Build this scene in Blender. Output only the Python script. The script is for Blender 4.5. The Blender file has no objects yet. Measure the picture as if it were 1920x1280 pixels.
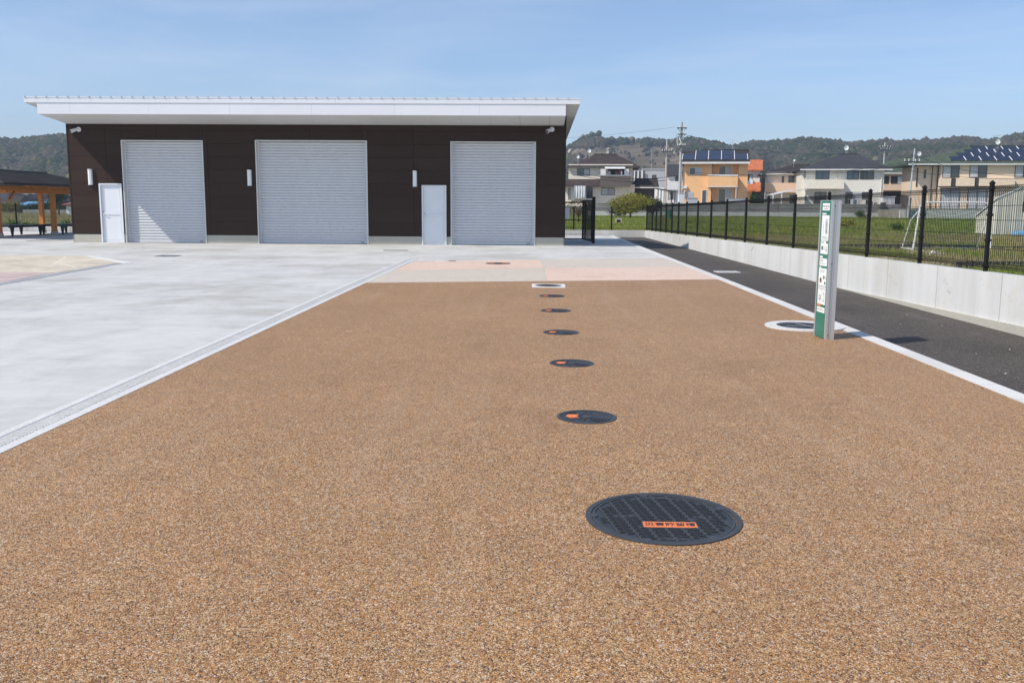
import bpy, math, random
import numpy as np
from mathutils import Vector, Matrix, noise as mnoise
random.seed(7); np.random.seed(7)
SC = bpy.context.scene
COL = SC.collection
R_ = math.radians

# ------------------------------------------------------------------ camera, sky, sun, exposure
F = 1740.0; H = 1.5                                  # focal length in photo pixels (1920 wide), eye height
YAW = math.atan(45/F); PITCH = math.atan(260/F); ROLL = 0.006
CAMR = Matrix.Rotation(YAW, 3, 'Z') @ Matrix.Rotation(math.pi/2-PITCH, 3, 'X') @ Matrix.Rotation(ROLL, 3, 'Z')
cam = bpy.data.cameras.new('camera'); camo = bpy.data.objects.new('camera', cam); COL.objects.link(camo)
camo.matrix_world = Matrix.Translation((0, 0, H)) @ CAMR.to_4x4()
cam.sensor_fit = 'HORIZONTAL'; cam.sensor_width = 36; cam.lens = F/1920*36; cam.clip_start = .05; cam.clip_end = 8000
SC.camera = camo

SUN_TO = Vector((-1.0, -.515, 1.18)).normalized()     # towards the sun
w = bpy.data.worlds.new('World'); SC.world = w; w.use_nodes = True
wt = w.node_tree; wt.nodes.clear()
sky = wt.nodes.new('ShaderNodeTexSky'); sky.sky_type = 'NISHITA'; sky.sun_disc = False
sky.sun_elevation = math.asin(SUN_TO.z); sky.sun_rotation = math.atan2(SUN_TO.x, SUN_TO.y)
sky.air_density = 1.0; sky.dust_density = .6; sky.ozone_density = 2.4; sky.altitude = 2200
bg = wt.nodes.new('ShaderNodeBackground'); bg.inputs[1].default_value = .138
wo = wt.nodes.new('ShaderNodeOutputWorld')
# faint high cloud streaks
tc = wt.nodes.new('ShaderNodeTexCoord'); mp = wt.nodes.new('ShaderNodeMapping'); mp.inputs['Scale'].default_value = (1.2, 1.2, 7); mp.inputs['Rotation'].default_value = (.25, .15, .4)
cn = wt.nodes.new('ShaderNodeTexNoise'); cn.inputs['Scale'].default_value = 1.6; cn.inputs['Detail'].default_value = 7; cn.inputs['Roughness'].default_value = .6; cn.inputs['Distortion'].default_value = .7
cr = wt.nodes.new('ShaderNodeMapRange'); cr.inputs[1].default_value = .42; cr.inputs[2].default_value = .78; cr.inputs[3].default_value = 0; cr.inputs[4].default_value = .34
cm = wt.nodes.new('ShaderNodeMix'); cm.data_type = 'RGBA'; cm.inputs[7].default_value = (6.2, 6.6, 7.2, 1)
wt.links.new(tc.outputs['Generated'], mp.inputs[0]); wt.links.new(mp.outputs[0], cn.inputs['Vector']); wt.links.new(cn.outputs['Fac'], cr.inputs[0]); wt.links.new(cr.outputs[0], cm.inputs[0]); wt.links.new(sky.outputs[0], cm.inputs[6])
wt.links.new(cm.outputs[2], bg.inputs[0]); wt.links.new(bg.outputs[0], wo.inputs[0])
sl = bpy.data.lights.new('sun', 'SUN'); sl.energy = 4.0; sl.angle = R_(.5); sl.color = (1, .925, .82)
so = bpy.data.objects.new('sun', sl); COL.objects.link(so)
so.rotation_euler = SUN_TO.to_track_quat('Z', 'Y').to_euler(); so.location = (-30, -30, 60)
vs = SC.view_settings; vs.view_transform = 'Standard'; vs.look = 'None'; vs.exposure = 0.34; vs.gamma = 1; vs.use_curve_mapping = False
SC.render.engine = 'CYCLES'
SC.cycles.use_denoising = True; SC.cycles.max_bounces = 6; SC.cycles.volume_bounces = 0
SC.cycles.transparent_max_bounces = 12
SC.render.film_transparent = False

# ------------------------------------------------------------------ pixel -> place
CP = Vector((0, 0, H))
def ray(px, py): return CAMR @ Vector(((px-960)/F, (640-py)/F, -1))
def G(px, py, z=0.0):
    d = ray(px, py); return CP + d*((z-H)/d.z)
def D(px, py, Y):
    d = ray(px, py); return CP + d*(Y/d.y)

# ------------------------------------------------------------------ mesh helpers
class MB:
    def __init__(s): s.v = []; s.f = []
    def add(s, vs, fs):
        n = len(s.v); s.v += [tuple(p) for p in vs]; s.f += [tuple(i+n for i in f) for f in fs]; return s
    def box(s, x0, x1, y0, y1, z0, z1):
        return s.add([(x0,y0,z0),(x1,y0,z0),(x1,y1,z0),(x0,y1,z0),(x0,y0,z1),(x1,y0,z1),(x1,y1,z1),(x0,y1,z1)],
                     [(3,2,1,0),(4,5,6,7),(0,1,5,4),(1,2,6,5),(2,3,7,6),(3,0,4,7)])
    def bbox(s, x0, x1, y0, y1, z0, z1, c=.006):
        """box with its four edges that run along the longest axis chamfered on the -Y side and top"""
        return s.box(x0, x1, y0, y1, z0, z1)
    def hexa(s, p):            # eight corners: bottom loop 4, top loop 4
        return s.add(p, [(3,2,1,0),(4,5,6,7),(0,1,5,4),(1,2,6,5),(2,3,7,6),(3,0,4,7)])
    def tube(s, a, b, r, n=6, r2=None, caps=True):
        a = Vector(a); b = Vector(b); r2 = r if r2 is None else r2
        d = (b-a).normalized(); u = d.orthogonal().normalized(); w_ = d.cross(u)
        vs = []
        for p, rr in ((a, r), (b, r2)):
            for k in range(n):
                t = 2*math.pi*(k+.5)/n; vs.append(p + u*(rr*math.cos(t)) + w_*(rr*math.sin(t)))
        fs = [(k, (k+1) % n, n+(k+1) % n, n+k) for k in range(n)]
        if caps: fs += [tuple(range(n-1, -1, -1)), tuple(range(n, 2*n))]
        return s.add(vs, fs)
    def path(s, pts, r, n=5):
        for a, b in zip(pts[:-1], pts[1:]): s.tube(a, b, r, n)
        return s
    def prism(s, poly, z0, z1):   # polygon in xy (ccw) between z0 and z1
        n = len(poly)
        return s.add([(x, y, z0) for x, y in poly]+[(x, y, z1) for x, y in poly],
                     [tuple(range(n-1, -1, -1)), tuple(range(n, 2*n))]+[(k, (k+1) % n, n+(k+1) % n, n+k) for k in range(n)])
    def disc(s, cx, cy, r, z0, z1, n=48): return s.prism([(cx+r*math.cos(2*math.pi*k/n), cy+r*math.sin(2*math.pi*k/n)) for k in range(n)], z0, z1)
    def ring(s, cx, cy, r0, r1, z0, z1, n=48, a0=0, a1=2*math.pi):
        full = abs(a1-a0-2*math.pi) < 1e-6; m = n if full else n+1; vs = []
        for k in range(m):
            t = a0+(a1-a0)*k/n; c, q = math.cos(t), math.sin(t)
            vs += [(cx+r0*c, cy+r0*q, z0), (cx+r1*c, cy+r1*q, z0), (cx+r1*c, cy+r1*q, z1), (cx+r0*c, cy+r0*q, z1)]
        fs = []
        for k in range(n):
            a = 4*k; b = 4*((k+1) % m)
            for i in range(4): j = (i+1) % 4; fs.append((a+i, b+i, b+j, a+j)[::1])
        if not full: fs += [(0, 1, 2, 3), tuple(4*n+i for i in (3, 2, 1, 0))]
        return s.add(vs, fs)
    def sphere(s, c, rx, ry, rz, nu=12, nv=7):
        vs = [(c[0], c[1], c[2]-rz)]
        for j in range(1, nv):
            t = math.pi*j/nv
            for i in range(nu):
                a = 2*math.pi*i/nu; vs.append((c[0]+rx*math.sin(t)*math.cos(a), c[1]+ry*math.sin(t)*math.sin(a), c[2]-rz*math.cos(t)))
        vs.append((c[0], c[1], c[2]+rz)); fs = []
        for i in range(nu): fs.append((0, 1+(i+1) % nu, 1+i)); fs.append((len(vs)-1, 1+(nv-2)*nu+i, 1+(nv-2)*nu+(i+1) % nu))
        for j in range(nv-2):
            for i in range(nu): a = 1+j*nu; fs.append((a+i, a+(i+1) % nu, a+nu+(i+1) % nu, a+nu+i))
        return s.add(vs, fs)
    def mesh(s, name='mesh'):
        me = bpy.data.meshes.new(name); me.from_pydata(s.v, [], s.f); me.update(); return me

def fix_normals(me):
    import bmesh
    bm = bmesh.new(); bm.from_mesh(me); bmesh.ops.recalc_face_normals(bm, faces=bm.faces); bm.to_mesh(me); bm.free()

def obj(name, geo, mat, parent=None, loc=None, smooth=False, world=True):
    me = geo.mesh(name) if isinstance(geo, MB) else geo
    if isinstance(geo, MB): fix_normals(me)
    if mat and not me.materials: me.materials.append(mat)
    if smooth:
        me.polygons.foreach_set('use_smooth', [True]*len(me.polygons))
    o = bpy.data.objects.new(name, me); COL.objects.link(o)
    if parent is not None:
        o.parent = parent
        if world and parent.type == 'EMPTY': o.matrix_parent_inverse = Matrix.Translation(-Vector(parent.location))
    if loc is not None: o.location = loc
    return o
def tag(o, label=None, cat=None, group=None, kind=None):
    if label: o['label'] = label
    if cat: o['category'] = cat
    if group: o['group'] = group
    if kind: o['kind'] = kind
    return o
def thing(name, label, cat, loc=(0,0,0), rz=0, group=None):
    o = bpy.data.objects.new(name, None); COL.objects.link(o); o.empty_display_size = .2
    o.location = loc; o.rotation_euler = (0, 0, rz)
    return tag(o, label, cat, group)
def struct(name, geo, mat): return tag(obj(name, geo, mat), kind='structure')
def copy_tree(o, parent=None):
    c = o.copy(); COL.objects.link(c)
    if parent is not None: c.parent = parent
    for ch in o.children: copy_tree(ch, c)
    return c

# ------------------------------------------------------------------ materials
def nodes(name):
    m = bpy.data.materials.new(name); m.use_nodes = True; t = m.node_tree
    return m, t, t.nodes['Principled BSDF']
def N(t, kind, **kw):
    n = t.nodes.new(kind)
    for k, v in kw.items():
        if k.startswith('i_'): n.inputs[int(k[2:])].default_value = v
        else: setattr(n, k, v)
    return n
def L(t, a, b): t.links.new(a, b)
def ramp(t, fac, stops, interp='LINEAR'):
    r = N(t, 'ShaderNodeValToRGB'); r.color_ramp.interpolation = interp; e = r.color_ramp.elements
    while len(e) < len(stops): e.new(.5)
    for el, (p, c) in zip(e, stops):
        el.position = p; el.color = (*c, 1) if len(c) == 3 else c
    L(t, fac, r.inputs[0]); return r.outputs[0]
def coords(t, gen='Object', scale=(1,1,1), rot=(0,0,0)):
    c = N(t, 'ShaderNodeTexCoord'); m = N(t, 'ShaderNodeMapping')
    m.inputs['Scale'].default_value = scale; m.inputs['Rotation'].default_value = rot
    L(t, c.outputs[gen], m.inputs[0]); return m.outputs[0]
def noise(t, vec, scale, detail=4, rough=.55, dist=0):
    n = N(t, 'ShaderNodeTexNoise'); n.inputs['Scale'].default_value = scale; n.inputs['Detail'].default_value = detail
    n.inputs['Roughness'].default_value = rough; n.inputs['Distortion'].default_value = dist
    if vec is not None: L(t, vec, n.inputs['Vector'])
    return n.outputs['Fac']
def mixc(t, fac, a, b, mode='MIX'):
    m = N(t, 'ShaderNodeMix', data_type='RGBA', blend_type=mode)
    for sock, v in ((m.inputs[0], fac), (m.inputs[6], a), (m.inputs[7], b)):
        if hasattr(v, 'default_value') or hasattr(v, 'is_linked'): L(t, v, sock)
        else: sock.default_value = v if not isinstance(v, tuple) else (*v, 1)[:4]
    return m.outputs[2]
def bump(t, p, h, strength=.3, dist=.01):
    b = N(t, 'ShaderNodeBump'); b.inputs['Strength'].default_value = strength; b.inputs['Distance'].default_value = dist
    L(t, h, b.inputs['Height']); L(t, b.outputs[0], p.inputs['Normal'])
def sc3(c, k): return tuple(min(1, max(0, x*k)) for x in c)

def plain(name, c, rough=.6, var=.12, scale=3.0, metal=0, spec=.5, fine=0, rnd=0.0, bumpd=0):
    """one colour with worn patches, fine grain and a slight change from piece to piece"""
    m, t, p = nodes(name)
    v = coords(t, 'Object')
    n = noise(t, v, scale, 5, .6)
    col = ramp(t, n, [(.25, sc3(c, 1-var)), (.75, sc3(c, 1+var))])
    if fine:
        f = noise(t, v, fine, 2, .7)
        col = mixc(t, .5, col, ramp(t, f, [(.3, sc3(c, .7)), (.7, sc3(c, 1.3))]))
        if bumpd: bump(t, p, f, .5, bumpd)
    if rnd:
        oi = N(t, 'ShaderNodeObjectInfo')
        hv = N(t, 'ShaderNodeHueSaturation'); mr = N(t, 'ShaderNodeMapRange')
        mr.inputs['To Min'].default_value = 1-rnd; mr.inputs['To Max'].default_value = 1+rnd
        L(t, oi.outputs['Random'], mr.inputs[0]); L(t, mr.outputs[0], hv.inputs['Value']); L(t, col, hv.inputs['Color']); col = hv.outputs[0]
    L(t, col, p.inputs['Base Color']); p.inputs['Roughness'].default_value = rough
    p.inputs['Metallic'].default_value = metal; p.inputs['Specular IOR Level'].default_value = spec
    return m

M = {}
def m_gravel(name, stops, patch, scale=215.):
    """resin-bound gravel: every stone a Voronoi cell with its own colour"""
    m, t, p = nodes(name)
    v = coords(t, 'Object', (1, 1, 0))
    vo = N(t, 'ShaderNodeTexVoronoi', feature='F1', voronoi_dimensions='2D'); vo.inputs['Scale'].default_value = scale
    L(t, v, vo.inputs['Vector'])
    sep = N(t, 'ShaderNodeSeparateColor'); L(t, vo.outputs['Color'], sep.inputs[0])
    col = ramp(t, sep.outputs[0], stops, 'CONSTANT')
    # bigger stones here and there
    vo2 = N(t, 'ShaderNodeTexVoronoi', feature='F1', voronoi_dimensions='2D'); vo2.inputs['Scale'].default_value = scale*.42
    L(t, v, vo2.inputs['Vector']); sep2 = N(t, 'ShaderNodeSeparateColor'); L(t, vo2.outputs['Color'], sep2.inputs[0])
    col2 = ramp(t, sep2.outputs[1], stops, 'CONSTANT')
    col = mixc(t, .26, col, col2)
    d = ramp(t, vo.outputs['Distance'], [(.35, (1.0,1.0,1.0)), (.8, (.42,.39,.37))])
    col = mixc(t, .75, col, d, 'MULTIPLY')
    big = noise(t, v, .55, 4, .6); mid = noise(t, v, 5.0, 3, .6)
    a = ramp(t, big, [(.3, sc3(patch, .93)), (.7, sc3(patch, 1.06))])
    col = mixc(t, 1.0, col, a, 'MULTIPLY')
    b = ramp(t, mid, [(.3, (.93,.93,.93)), (.7, (1.06,1.05,1.04))])
    col = mixc(t, 1.0, col, b, 'MULTIPLY')
    vt = coords(t, 'Object', (2.6, .22, 0), (0, 0, .35)); sc_ = noise(t, vt, .8, 5, .6, .5)
    col = mixc(t, ramp(t, sc_, [(.55, (0,0,0)), (.75, (.11,.11,.11))]), col, (.62,.52,.42))
    st_ = noise(t, v, .9, 5, .7, .8); col = mixc(t, 1.0, col, ramp(t, st_, [(.30, (.86,.84,.82)), (.42, (1,1,1))]), 'MULTIPLY')
    L(t, col, p.inputs['Base Color'])
    inv = N(t, 'ShaderNodeMath', operation='SUBTRACT'); inv.inputs[0].default_value = 1; L(t, vo.outputs['Distance'], inv.inputs[1])
    bump(t, p, inv.outputs[0], .55, .004)
    p.inputs['Roughness'].default_value = .55; p.inputs['Specular IOR Level'].default_value = .25
    return m
M['gravel'] = m_gravel('brown_gravel', [(0, (.045,.035,.032)), (.14, (.22,.115,.052)), (.3, (.46,.23,.080)), (.50, (.58,.32,.125)), (.68, (.68,.45,.23)), (.82, (.32,.20,.14)), (.9, (.84,.68,.46)), (.97, (.9,.85,.76))], (.91, .885, .875))
M['peach'] = m_gravel('peach_gravel', [(0, (.60,.44,.35)), (.2, (.86,.62,.48)), (.6, (.90,.72,.59)), (.85, (.93,.80,.70))], (1, 1, 1))
M['palegrey'] = m_gravel('pale_grey_gravel', [(0, (.50,.44,.37)), (.25, (.70,.625,.53)), (.6, (.78,.70,.595)), (.85, (.86,.80,.71))], (1, 1, 1))

def m_concrete():
    m, t, p = nodes('trowelled_concrete')
    v = coords(t, 'Object', (1, 1, 0))
    w_ = noise(t, v, .25, 3, .5)
    # trowel sweeps: stretched, warped noise in two directions
    v1 = coords(t, 'Object', (.55, 1.5, 0), (0, 0, .3)); s1 = noise(t, v1, .9, 7, .66, 1.2)
    v2 = coords(t, 'Object', (1.3, .5, 0), (0, 0, -.5)); s2 = noise(t, v2, .9, 7, .66, 1.4)
    g = noise(t, v, 60, 3, .7)
    c1 = ramp(t, s1, [(.25, (.40,.40,.395)), (.48, (.565,.57,.57)), (.75, (.68,.685,.68))])
    c2 = ramp(t, s2, [(.25, (.43,.43,.425)), (.52, (.60,.605,.60)), (.75, (.67,.675,.67))])
    col = mixc(t, w_, c1, c2)
    col = mixc(t, .6, col, ramp(t, g, [(.3, (.9,.9,.9)), (.7, (1.07,1.07,1.07))]), 'MULTIPLY')
    st = noise(t, coords(t, 'Object', (1, 1, 0)), .33, 6, .7)
    col = mixc(t, 1.0, col, ramp(t, st, [(.38, (.80,.79,.76)), (.52, (1,1,1))]), 'MULTIPLY')
    v3 = coords(t, 'Object', (1.0, 3.2, 0), (0, 0, .25)); s3 = noise(t, v3, 3.5, 5, .75, 1.0); col = mixc(t, .6, col, ramp(t, s3, [(.3, (.88,.88,.875)), (.6, (1.04,1.04,1.04))]), 'MULTIPLY')
    g2 = noise(t, v, 260, 2, .8); col = mixc(t, .8, col, ramp(t, g2, [(.3, (.82,.82,.82)), (.6, (1.06,1.06,1.06))]), 'MULTIPLY')
    # sparse dark specks and scuffs
    sp = noise(t, v, 22, 2, .8); col = mixc(t, ramp(t, sp, [(.70, (0,0,0)), (.75, (.6,.6,.6))]), col, (.25,.24,.23))
    col = mixc(t, 1.0, col, (.97, .965, .945), 'MULTIPLY')
    L(t, col, p.inputs['Base Color']); bump(t, p, g, .25, .004)
    p.inputs['Roughness'].default_value = .75; p.inputs['Specular IOR Level'].default_value = .3
    return m
M['concrete'] = m_concrete()

def m_asphalt():
    m, t, p = nodes('asphalt')
    v = coords(t, 'Object', (1, 1, 0))
    vo = N(t, 'ShaderNodeTexVoronoi', voronoi_dimensions='2D'); vo.inputs['Scale'].default_value = 110; L(t, v, vo.inputs['Vector'])
    sep = N(t, 'ShaderNodeSeparateColor'); L(t, vo.outputs['Color'], sep.inputs[0])
    col = ramp(t, sep.outputs[0], [(0, (.052,.046,.041)), (.5, (.086,.076,.068)), (.9, (.122,.108,.098)), (.975, (.30,.28,.25))], 'CONSTANT')
    b = noise(t, v, .8, 5, .6); col = mixc(t, 1, col, ramp(t, b, [(.3, (.85,.85,.85)), (.7, (1.25,1.22,1.2))]), 'MULTIPLY')
    v2 = coords(t, 'Object', (2.5, .4, 0), (0, 0, .3)); s = noise(t, v2, .8, 6, .7)
    col = mixc(t, ramp(t, s, [(.56, (0,0,0)), (.78, (.30,.30,.30))]), col, (.22,.21,.2))
    L(t, col, p.inputs['Base Color']); bump(t, p, vo.outputs['Distance'], .6, .004)
    p.inputs['Roughness'].default_value = .7; p.inputs['Specular IOR Level'].default_value = .25
    return m
M['asphalt'] = m_asphalt()

def m_castwall():
    m, t, p = nodes('cast_concrete')
    v = coords(t, 'Object')
    st = noise(t, coords(t, 'Object', (1.2, 1.2, .15)), 1.6, 6, .65)
    col = ramp(t, st, [(.28, (.52,.515,.49)), (.5, (.60,.60,.585)), (.72, (.66,.66,.65))])
    y = noise(t, v, .9, 5, .65); col = mixc(t, ramp(t, y, [(.55, (0,0,0)), (.75, (.5,.5,.5))]), col, (.52,.49,.36))
    g = noise(t, coords(t, 'Object', (1, 1, 3)), 1.7, 6, .7); col = mixc(t, ramp(t, g, [(.62, (0,0,0)), (.72, (.5,.5,.5))]), col, (.36,.35,.32))
    f = noise(t, v, 70, 3, .7); col = mixc(t, .5, col, ramp(t, f, [(.3, (.9,.9,.9)), (.7, (1.05,1.05,1.05))]), 'MULTIPLY')
    L(t, col, p.inputs['Base Color']); bump(t, p, f, .25, .004); p.inputs['Roughness'].default_value = .8; p.inputs['Specular IOR Level'].default_value = .3
    return m
M['castwall'] = m_castwall()

def m_blocks(name, c, bw, bh, var=.12, mortar=.02, mc=(.3,.3,.29), plane='xy', off=.5, bscale=1):
    m, t, p = nodes(name)
    c0 = N(t, 'ShaderNodeTexCoord'); mp = N(t, 'ShaderNodeMapping'); L(t, c0.outputs['Object'], mp.inputs[0])
    if plane == 'xz': mp.inputs['Rotation'].default_value = (R_(-90), 0, 0)
    br = N(t, 'ShaderNodeTexBrick'); br.offset = off
    br.inputs['Scale'].default_value = 1; br.inputs['Brick Width'].default_value = bw; br.inputs['Row Height'].default_value = bh
    br.inputs['Mortar Size'].default_value = mortar; br.inputs['Color1'].default_value = (*sc3(c, 1-var), 1); br.inputs['Color2'].default_value = (*sc3(c, 1+var), 1)
    br.inputs['Mortar'].default_value = (*mc, 1); L(t, mp.outputs[0], br.inputs['Vector'])
    n = noise(t, c0.outputs['Object'], .9, 5, .6)
    col = mixc(t, 1, br.outputs[0], ramp(t, n, [(.3, (.82,.82,.82)), (.7, (1.12,1.12,1.12))]), 'MULTIPLY')
    L(t, col, p.inputs['Base Color']); p.inputs['Roughness'].default_value = .8; p.inputs['Specular IOR Level'].default_value = .3
    bump(t, p, br.outputs['Fac'], -.4, .006)
    return m
def m_leaf(name, cols, rough=.6, trans=.25, rnd=.25):
    m, t, p = nodes(name)
    gi = N(t, 'ShaderNodeNewGeometry'); r = gi.outputs['Random Per Island']
    stops = [(i/max(1, len(cols)-1), c) for i, c in enumerate(cols)]
    col = ramp(t, r, stops)
    oi = N(t, 'ShaderNodeObjectInfo'); hv = N(t, 'ShaderNodeHueSaturation'); mr = N(t, 'ShaderNodeMapRange')
    mr.inputs['To Min'].default_value = 1-rnd; mr.inputs['To Max'].default_value = 1+rnd
    L(t, oi.outputs['Random'], mr.inputs[0]); L(t, mr.outputs[0], hv.inputs['Value']); L(t, col, hv.inputs['Color'])
    L(t, hv.outputs[0], p.inputs['Base Color']); p.inputs['Roughness'].default_value = rough; p.inputs['Specular IOR Level'].default_value = .25
    if trans:
        tr = N(t, 'ShaderNodeBsdfTranslucent'); L(t, hv.outputs[0], tr.inputs[0])
        mx = N(t, 'ShaderNodeMixShader'); mx.inputs[0].default_value = trans
        out = t.nodes['Material Output']; L(t, p.outputs[0], mx.inputs[1]); L(t, tr.outputs[0], mx.inputs[2]); L(t, mx.outputs[0], out.inputs[0])
    return m
def m_glass(name, c=(.03,.04,.05), rough=.06):
    m, t, p = nodes(name); p.inputs['Base Color'].default_value = (*c, 1); p.inputs['Roughness'].default_value = rough
    p.inputs['Specular IOR Level'].default_value = .8; return m
def m_roof(name, c, pitch=.28, axis='xz', var=.15):
    """tiles or shingles in courses"""
    return m_blocks(name, c, .3, pitch, var, .012, sc3(c, .45), 'xy')

M['siding'] = plain('dark_brown_siding', (.046,.031,.0255), .7, .10, 1.2, fine=160, rnd=.06, spec=.08)
M['core'] = plain('wall_core', (.02,.014,.012), .8)
M['plinth'] = plain('concrete_plinth', (.44,.42,.36), .8, .12, 2, fine=60)
M['white_panel'] = plain('white_steel_sheet', (.74,.75,.78), .35, .03, .8, rnd=.015)
M['soffit'] = plain('soffit_board', (.62,.61,.60), .7, .04, 1.5, fine=80, rnd=.02)
M['roofmetal'] = plain('roof_sheet', (.55,.57,.60), .35, .06, 1, metal=.3)
M['shutter'] = plain('shutter_steel', (.62,.63,.66), .42, .03, .6, rnd=.012)
M['alu'] = plain('aluminium', (.62,.63,.64), .35, .05, 2, metal=.6)
M['frame_alu'] = plain('frame_aluminium', (.60,.60,.58), .4, .06, 2, metal=.3)
M['doorwhite'] = plain('door_white', (.74,.76,.80), .35, .03, 2)
M['lampwhite'] = plain('lamp_diffuser', (.78,.79,.80), .3, .02, 2)
M['darkgrey'] = plain('dark_grey', (.06,.06,.065), .5, .15, 4)
M['black'] = plain('black_powder_coat', (.010,.010,.0105), .55, .15, 4, spec=.22)
M['iron'] = plain('cast_iron', (.028,.029,.032), .42, .3, 9, fine=90, spec=.55, bumpd=.001)
M['iron_edge'] = plain('cast_iron_worn', (.046,.048,.052), .45, .3, 14, fine=90, spec=.5)
M['hole'] = plain('dark_hole', (.006,.006,.006), .8, .1)
M['orange'] = plain('orange_plate', (.80,.21,.06), .5, .12, 30)
M['orange_dark'] = plain('orange_worn', (.60,.15,.05), .6, .4, 60)
M['ink'] = plain('ink', (.03,.03,.03), .6, .1)
M['green'] = plain('sign_green', (.018,.17,.125), .25, .05, 3)
M['white'] = plain('white_paint', (.78,.79,.79), .4, .03, 3)
M['kerb'] = plain('kerb_concrete', (.62,.615,.60), .75, .12, 3.5, fine=80, rnd=.06)
M['gutter'] = plain('gutter_concrete', (.62,.615,.605), .75, .15, 2.2, fine=50)
M['wood'] = plain('stained_timber', (.50,.175,.022), .5, .25, 2, fine=20)
M['shingle'] = m_blocks('dark_shingles', (.05,.042,.042), .5, .16, .2, .012, (.02,.018,.018), 'xy')
M['benchwood'] = plain('dark_bench', (.022,.017,.015), .5, .2, 4)
M['rust'] = plain('rusty', (.16,.10,.07), .8, .4, 20)
M['pvc'] = plain('grey_cover', (.55,.56,.57), .5, .1, 10)
M['slate'] = plain('grey_slate', (.33,.34,.36), .8, .15, 3)

# ------------------------------------------------------------------ the ground and paving
YF = 33.04                                             # the garage front
KX = [(-4, 3.76), (7.0, 3.74), (9.25, 3.72), (13, 3.68), (18.5, 3.64), (28.7, 3.53), (43.9, 3.40)]   # outer edge of the brown paving (kerb line)
def kx(Y): return float(np.interp(Y, [a for a, b in KX], [b for a, b in KX]))
def za(Y): return float(np.interp(Y, [13, 43.5], [-.10, -.07]))            # the asphalt lies lower than the kerb
def wx(Y): return 6.06-.0308*(Y-11.57)                                    # face of the retaining wall
def wtop(Y): return .63-.0118*(Y-11.57)
def fieldz(X, Y):
    b = float(np.interp(Y, [4.6, 11.1, 18.5, 27.8, 41.6, 88, 120], [.55, .52, .42, .30, .16, .12, .12]))
    return b + .05*mnoise.noise((X*.25, Y*.25, 0)) + .02*mnoise.noise((X*1.1, Y*1.1, 3))

M['plain_ground'] = plain('dry_plain', (.22,.20,.10), .95, .35, .06, fine=1.3)
S_ = 1500
struct('ground', MB().add([(-S_, -200, -.45), (S_, -200, -.45), (S_, S_, -.45), (-S_, S_, -.45)], [(0,1,2,3)]), M['plain_ground'])

# concrete yard: right edge follows the kerb
ys = [-4, 7.0, 9.25, 13, 18.5, 28.7, 43.8]
poly = [(-60, -4)] + [(kx(y)+.02, y) for y in ys] + [(-60, 43.8)]
struct('concrete_yard', MB().prism(poly, -.4, 0), M['concrete'])
# asphalt path
mb = MB(); ay = list(np.linspace(-4, 43.8, 40)); 
for i in range(len(ay)-1):
    a, b = ay[i], ay[i+1]
    mb.add([(kx(a)+.03, a, za(a)), (wx(a)+.05, a, za(a)), (wx(b)+.05, b, za(b)), (kx(b)+.03, b, za(b))], [(0,1,2,3)])
struct('asphalt_path', mb, M['asphalt'])
# brown resin-bound gravel
fl = G(683, 530.5); fr = G(1347, 524.2)
LX = -3.18
def sheet(name, pts, z, mat): return struct(name, MB().prism([(p[0], p[1]) for p in pts], .0005, z), mat)
sheet('brown_gravel_paving', [(LX, -4)] + [(kx(y), y) for y in (-4, 7.0, 9.25, 13, fr.y)] + [(LX, fl.y)], .005, M['gravel'])
pA = G(764, 491); pB = G(1013, 486.7); pC = G(1234, 484); pD = G(736.7, 507.5); pE = G(1020, 503); pFx = G(1282, 501); pG = fl; pHx = G(1025.4, 527.5); pI = fr
pA.x = pA.x+.15; pD.x = LX; pG.x = LX; pC.x = kx(pC.y); pFx.x = kx(pFx.y); pI.x = kx(pI.y)
def inset(q, e=.006):
    c = sum((Vector((p[0], p[1], 0)) for p in q), Vector())/len(q)
    return [Vector((p[0], p[1], 0)) + (c-Vector((p[0], p[1], 0))).normalized()*e for p in q]
for nm, q, mt in (('peach_gravel_panel', [pD, pE, pB, pA], 'peach'), ('pale_grey_gravel_panel', [pE, pFx, pC, pB], 'palegrey'),
                  ('pale_grey_gravel_panel', [pG, pHx, pE, pD], 'palegrey'), ('peach_gravel_panel', [pHx, pI, pFx, pE], 'peach')):
    sheet(nm, inset(q), .006, M[mt])
# concrete nosing along the far side of the panels
mb = MB(); mb.hexa([(pA.x-.2, pA.y+.01, .0), (pC.x, pC.y+.01, .0), (pC.x, pC.y+.16, .0), (pA.x-.2, pA.y+.16, .0), (pA.x-.2, pA.y+.01, .008), (pC.x, pC.y+.01, .008), (pC.x, pC.y+.16, .008), (pA.x-.2, pA.y+.16, .008)])
struct('edging_strip', mb, M['kerb'])

# gutter along the left of the brown paving: block by block, with a dished ribbed channel
M['gutter_rib'] = plain('gutter_channel', (.52,.52,.51), .85, .25, 1.6, fine=30)
gut = struct('gutter', MB().box(LX-.36, LX-.001, -4, 23.2, -.06, -.02), M['gutter'])
gm = MB(); q = LX
prof = [(0, .008), (-.075, .009), (-.085, .004), (-.215, .0025), (-.222, .008), (-.25, .008), (-.255, .002), (-.30, .0015)]
def strip(profile, l):
    m_ = MB()
    for (xa, z1), (xb, z2) in zip(profile[:-1], profile[1:]):
        m_.hexa([(xb, 0, -.03), (xa, 0, -.03), (xa, l, -.03), (xb, l, -.03), (xb, 0, z2), (xa, 0, z1), (xa, l, z1), (xb, l, z2)])
    return m_
gl = 2.0; gme = strip([(a, b) for a, b in prof], gl-.006).mesh('gutter_block'); fix_normals(gme); gme.materials.append(M['gutter'])
rib = MB()
rib.box(-.214, -.086, .004, gl-.01, .0040, .0046)
for k in range(int(gl/.04)): rib.box(-.208, -.092, k*.04+.012, k*.04+.030, .0046, .0072)
rme = rib.mesh('gutter_rib'); rme.materials.append(M['gutter_rib'])
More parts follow.
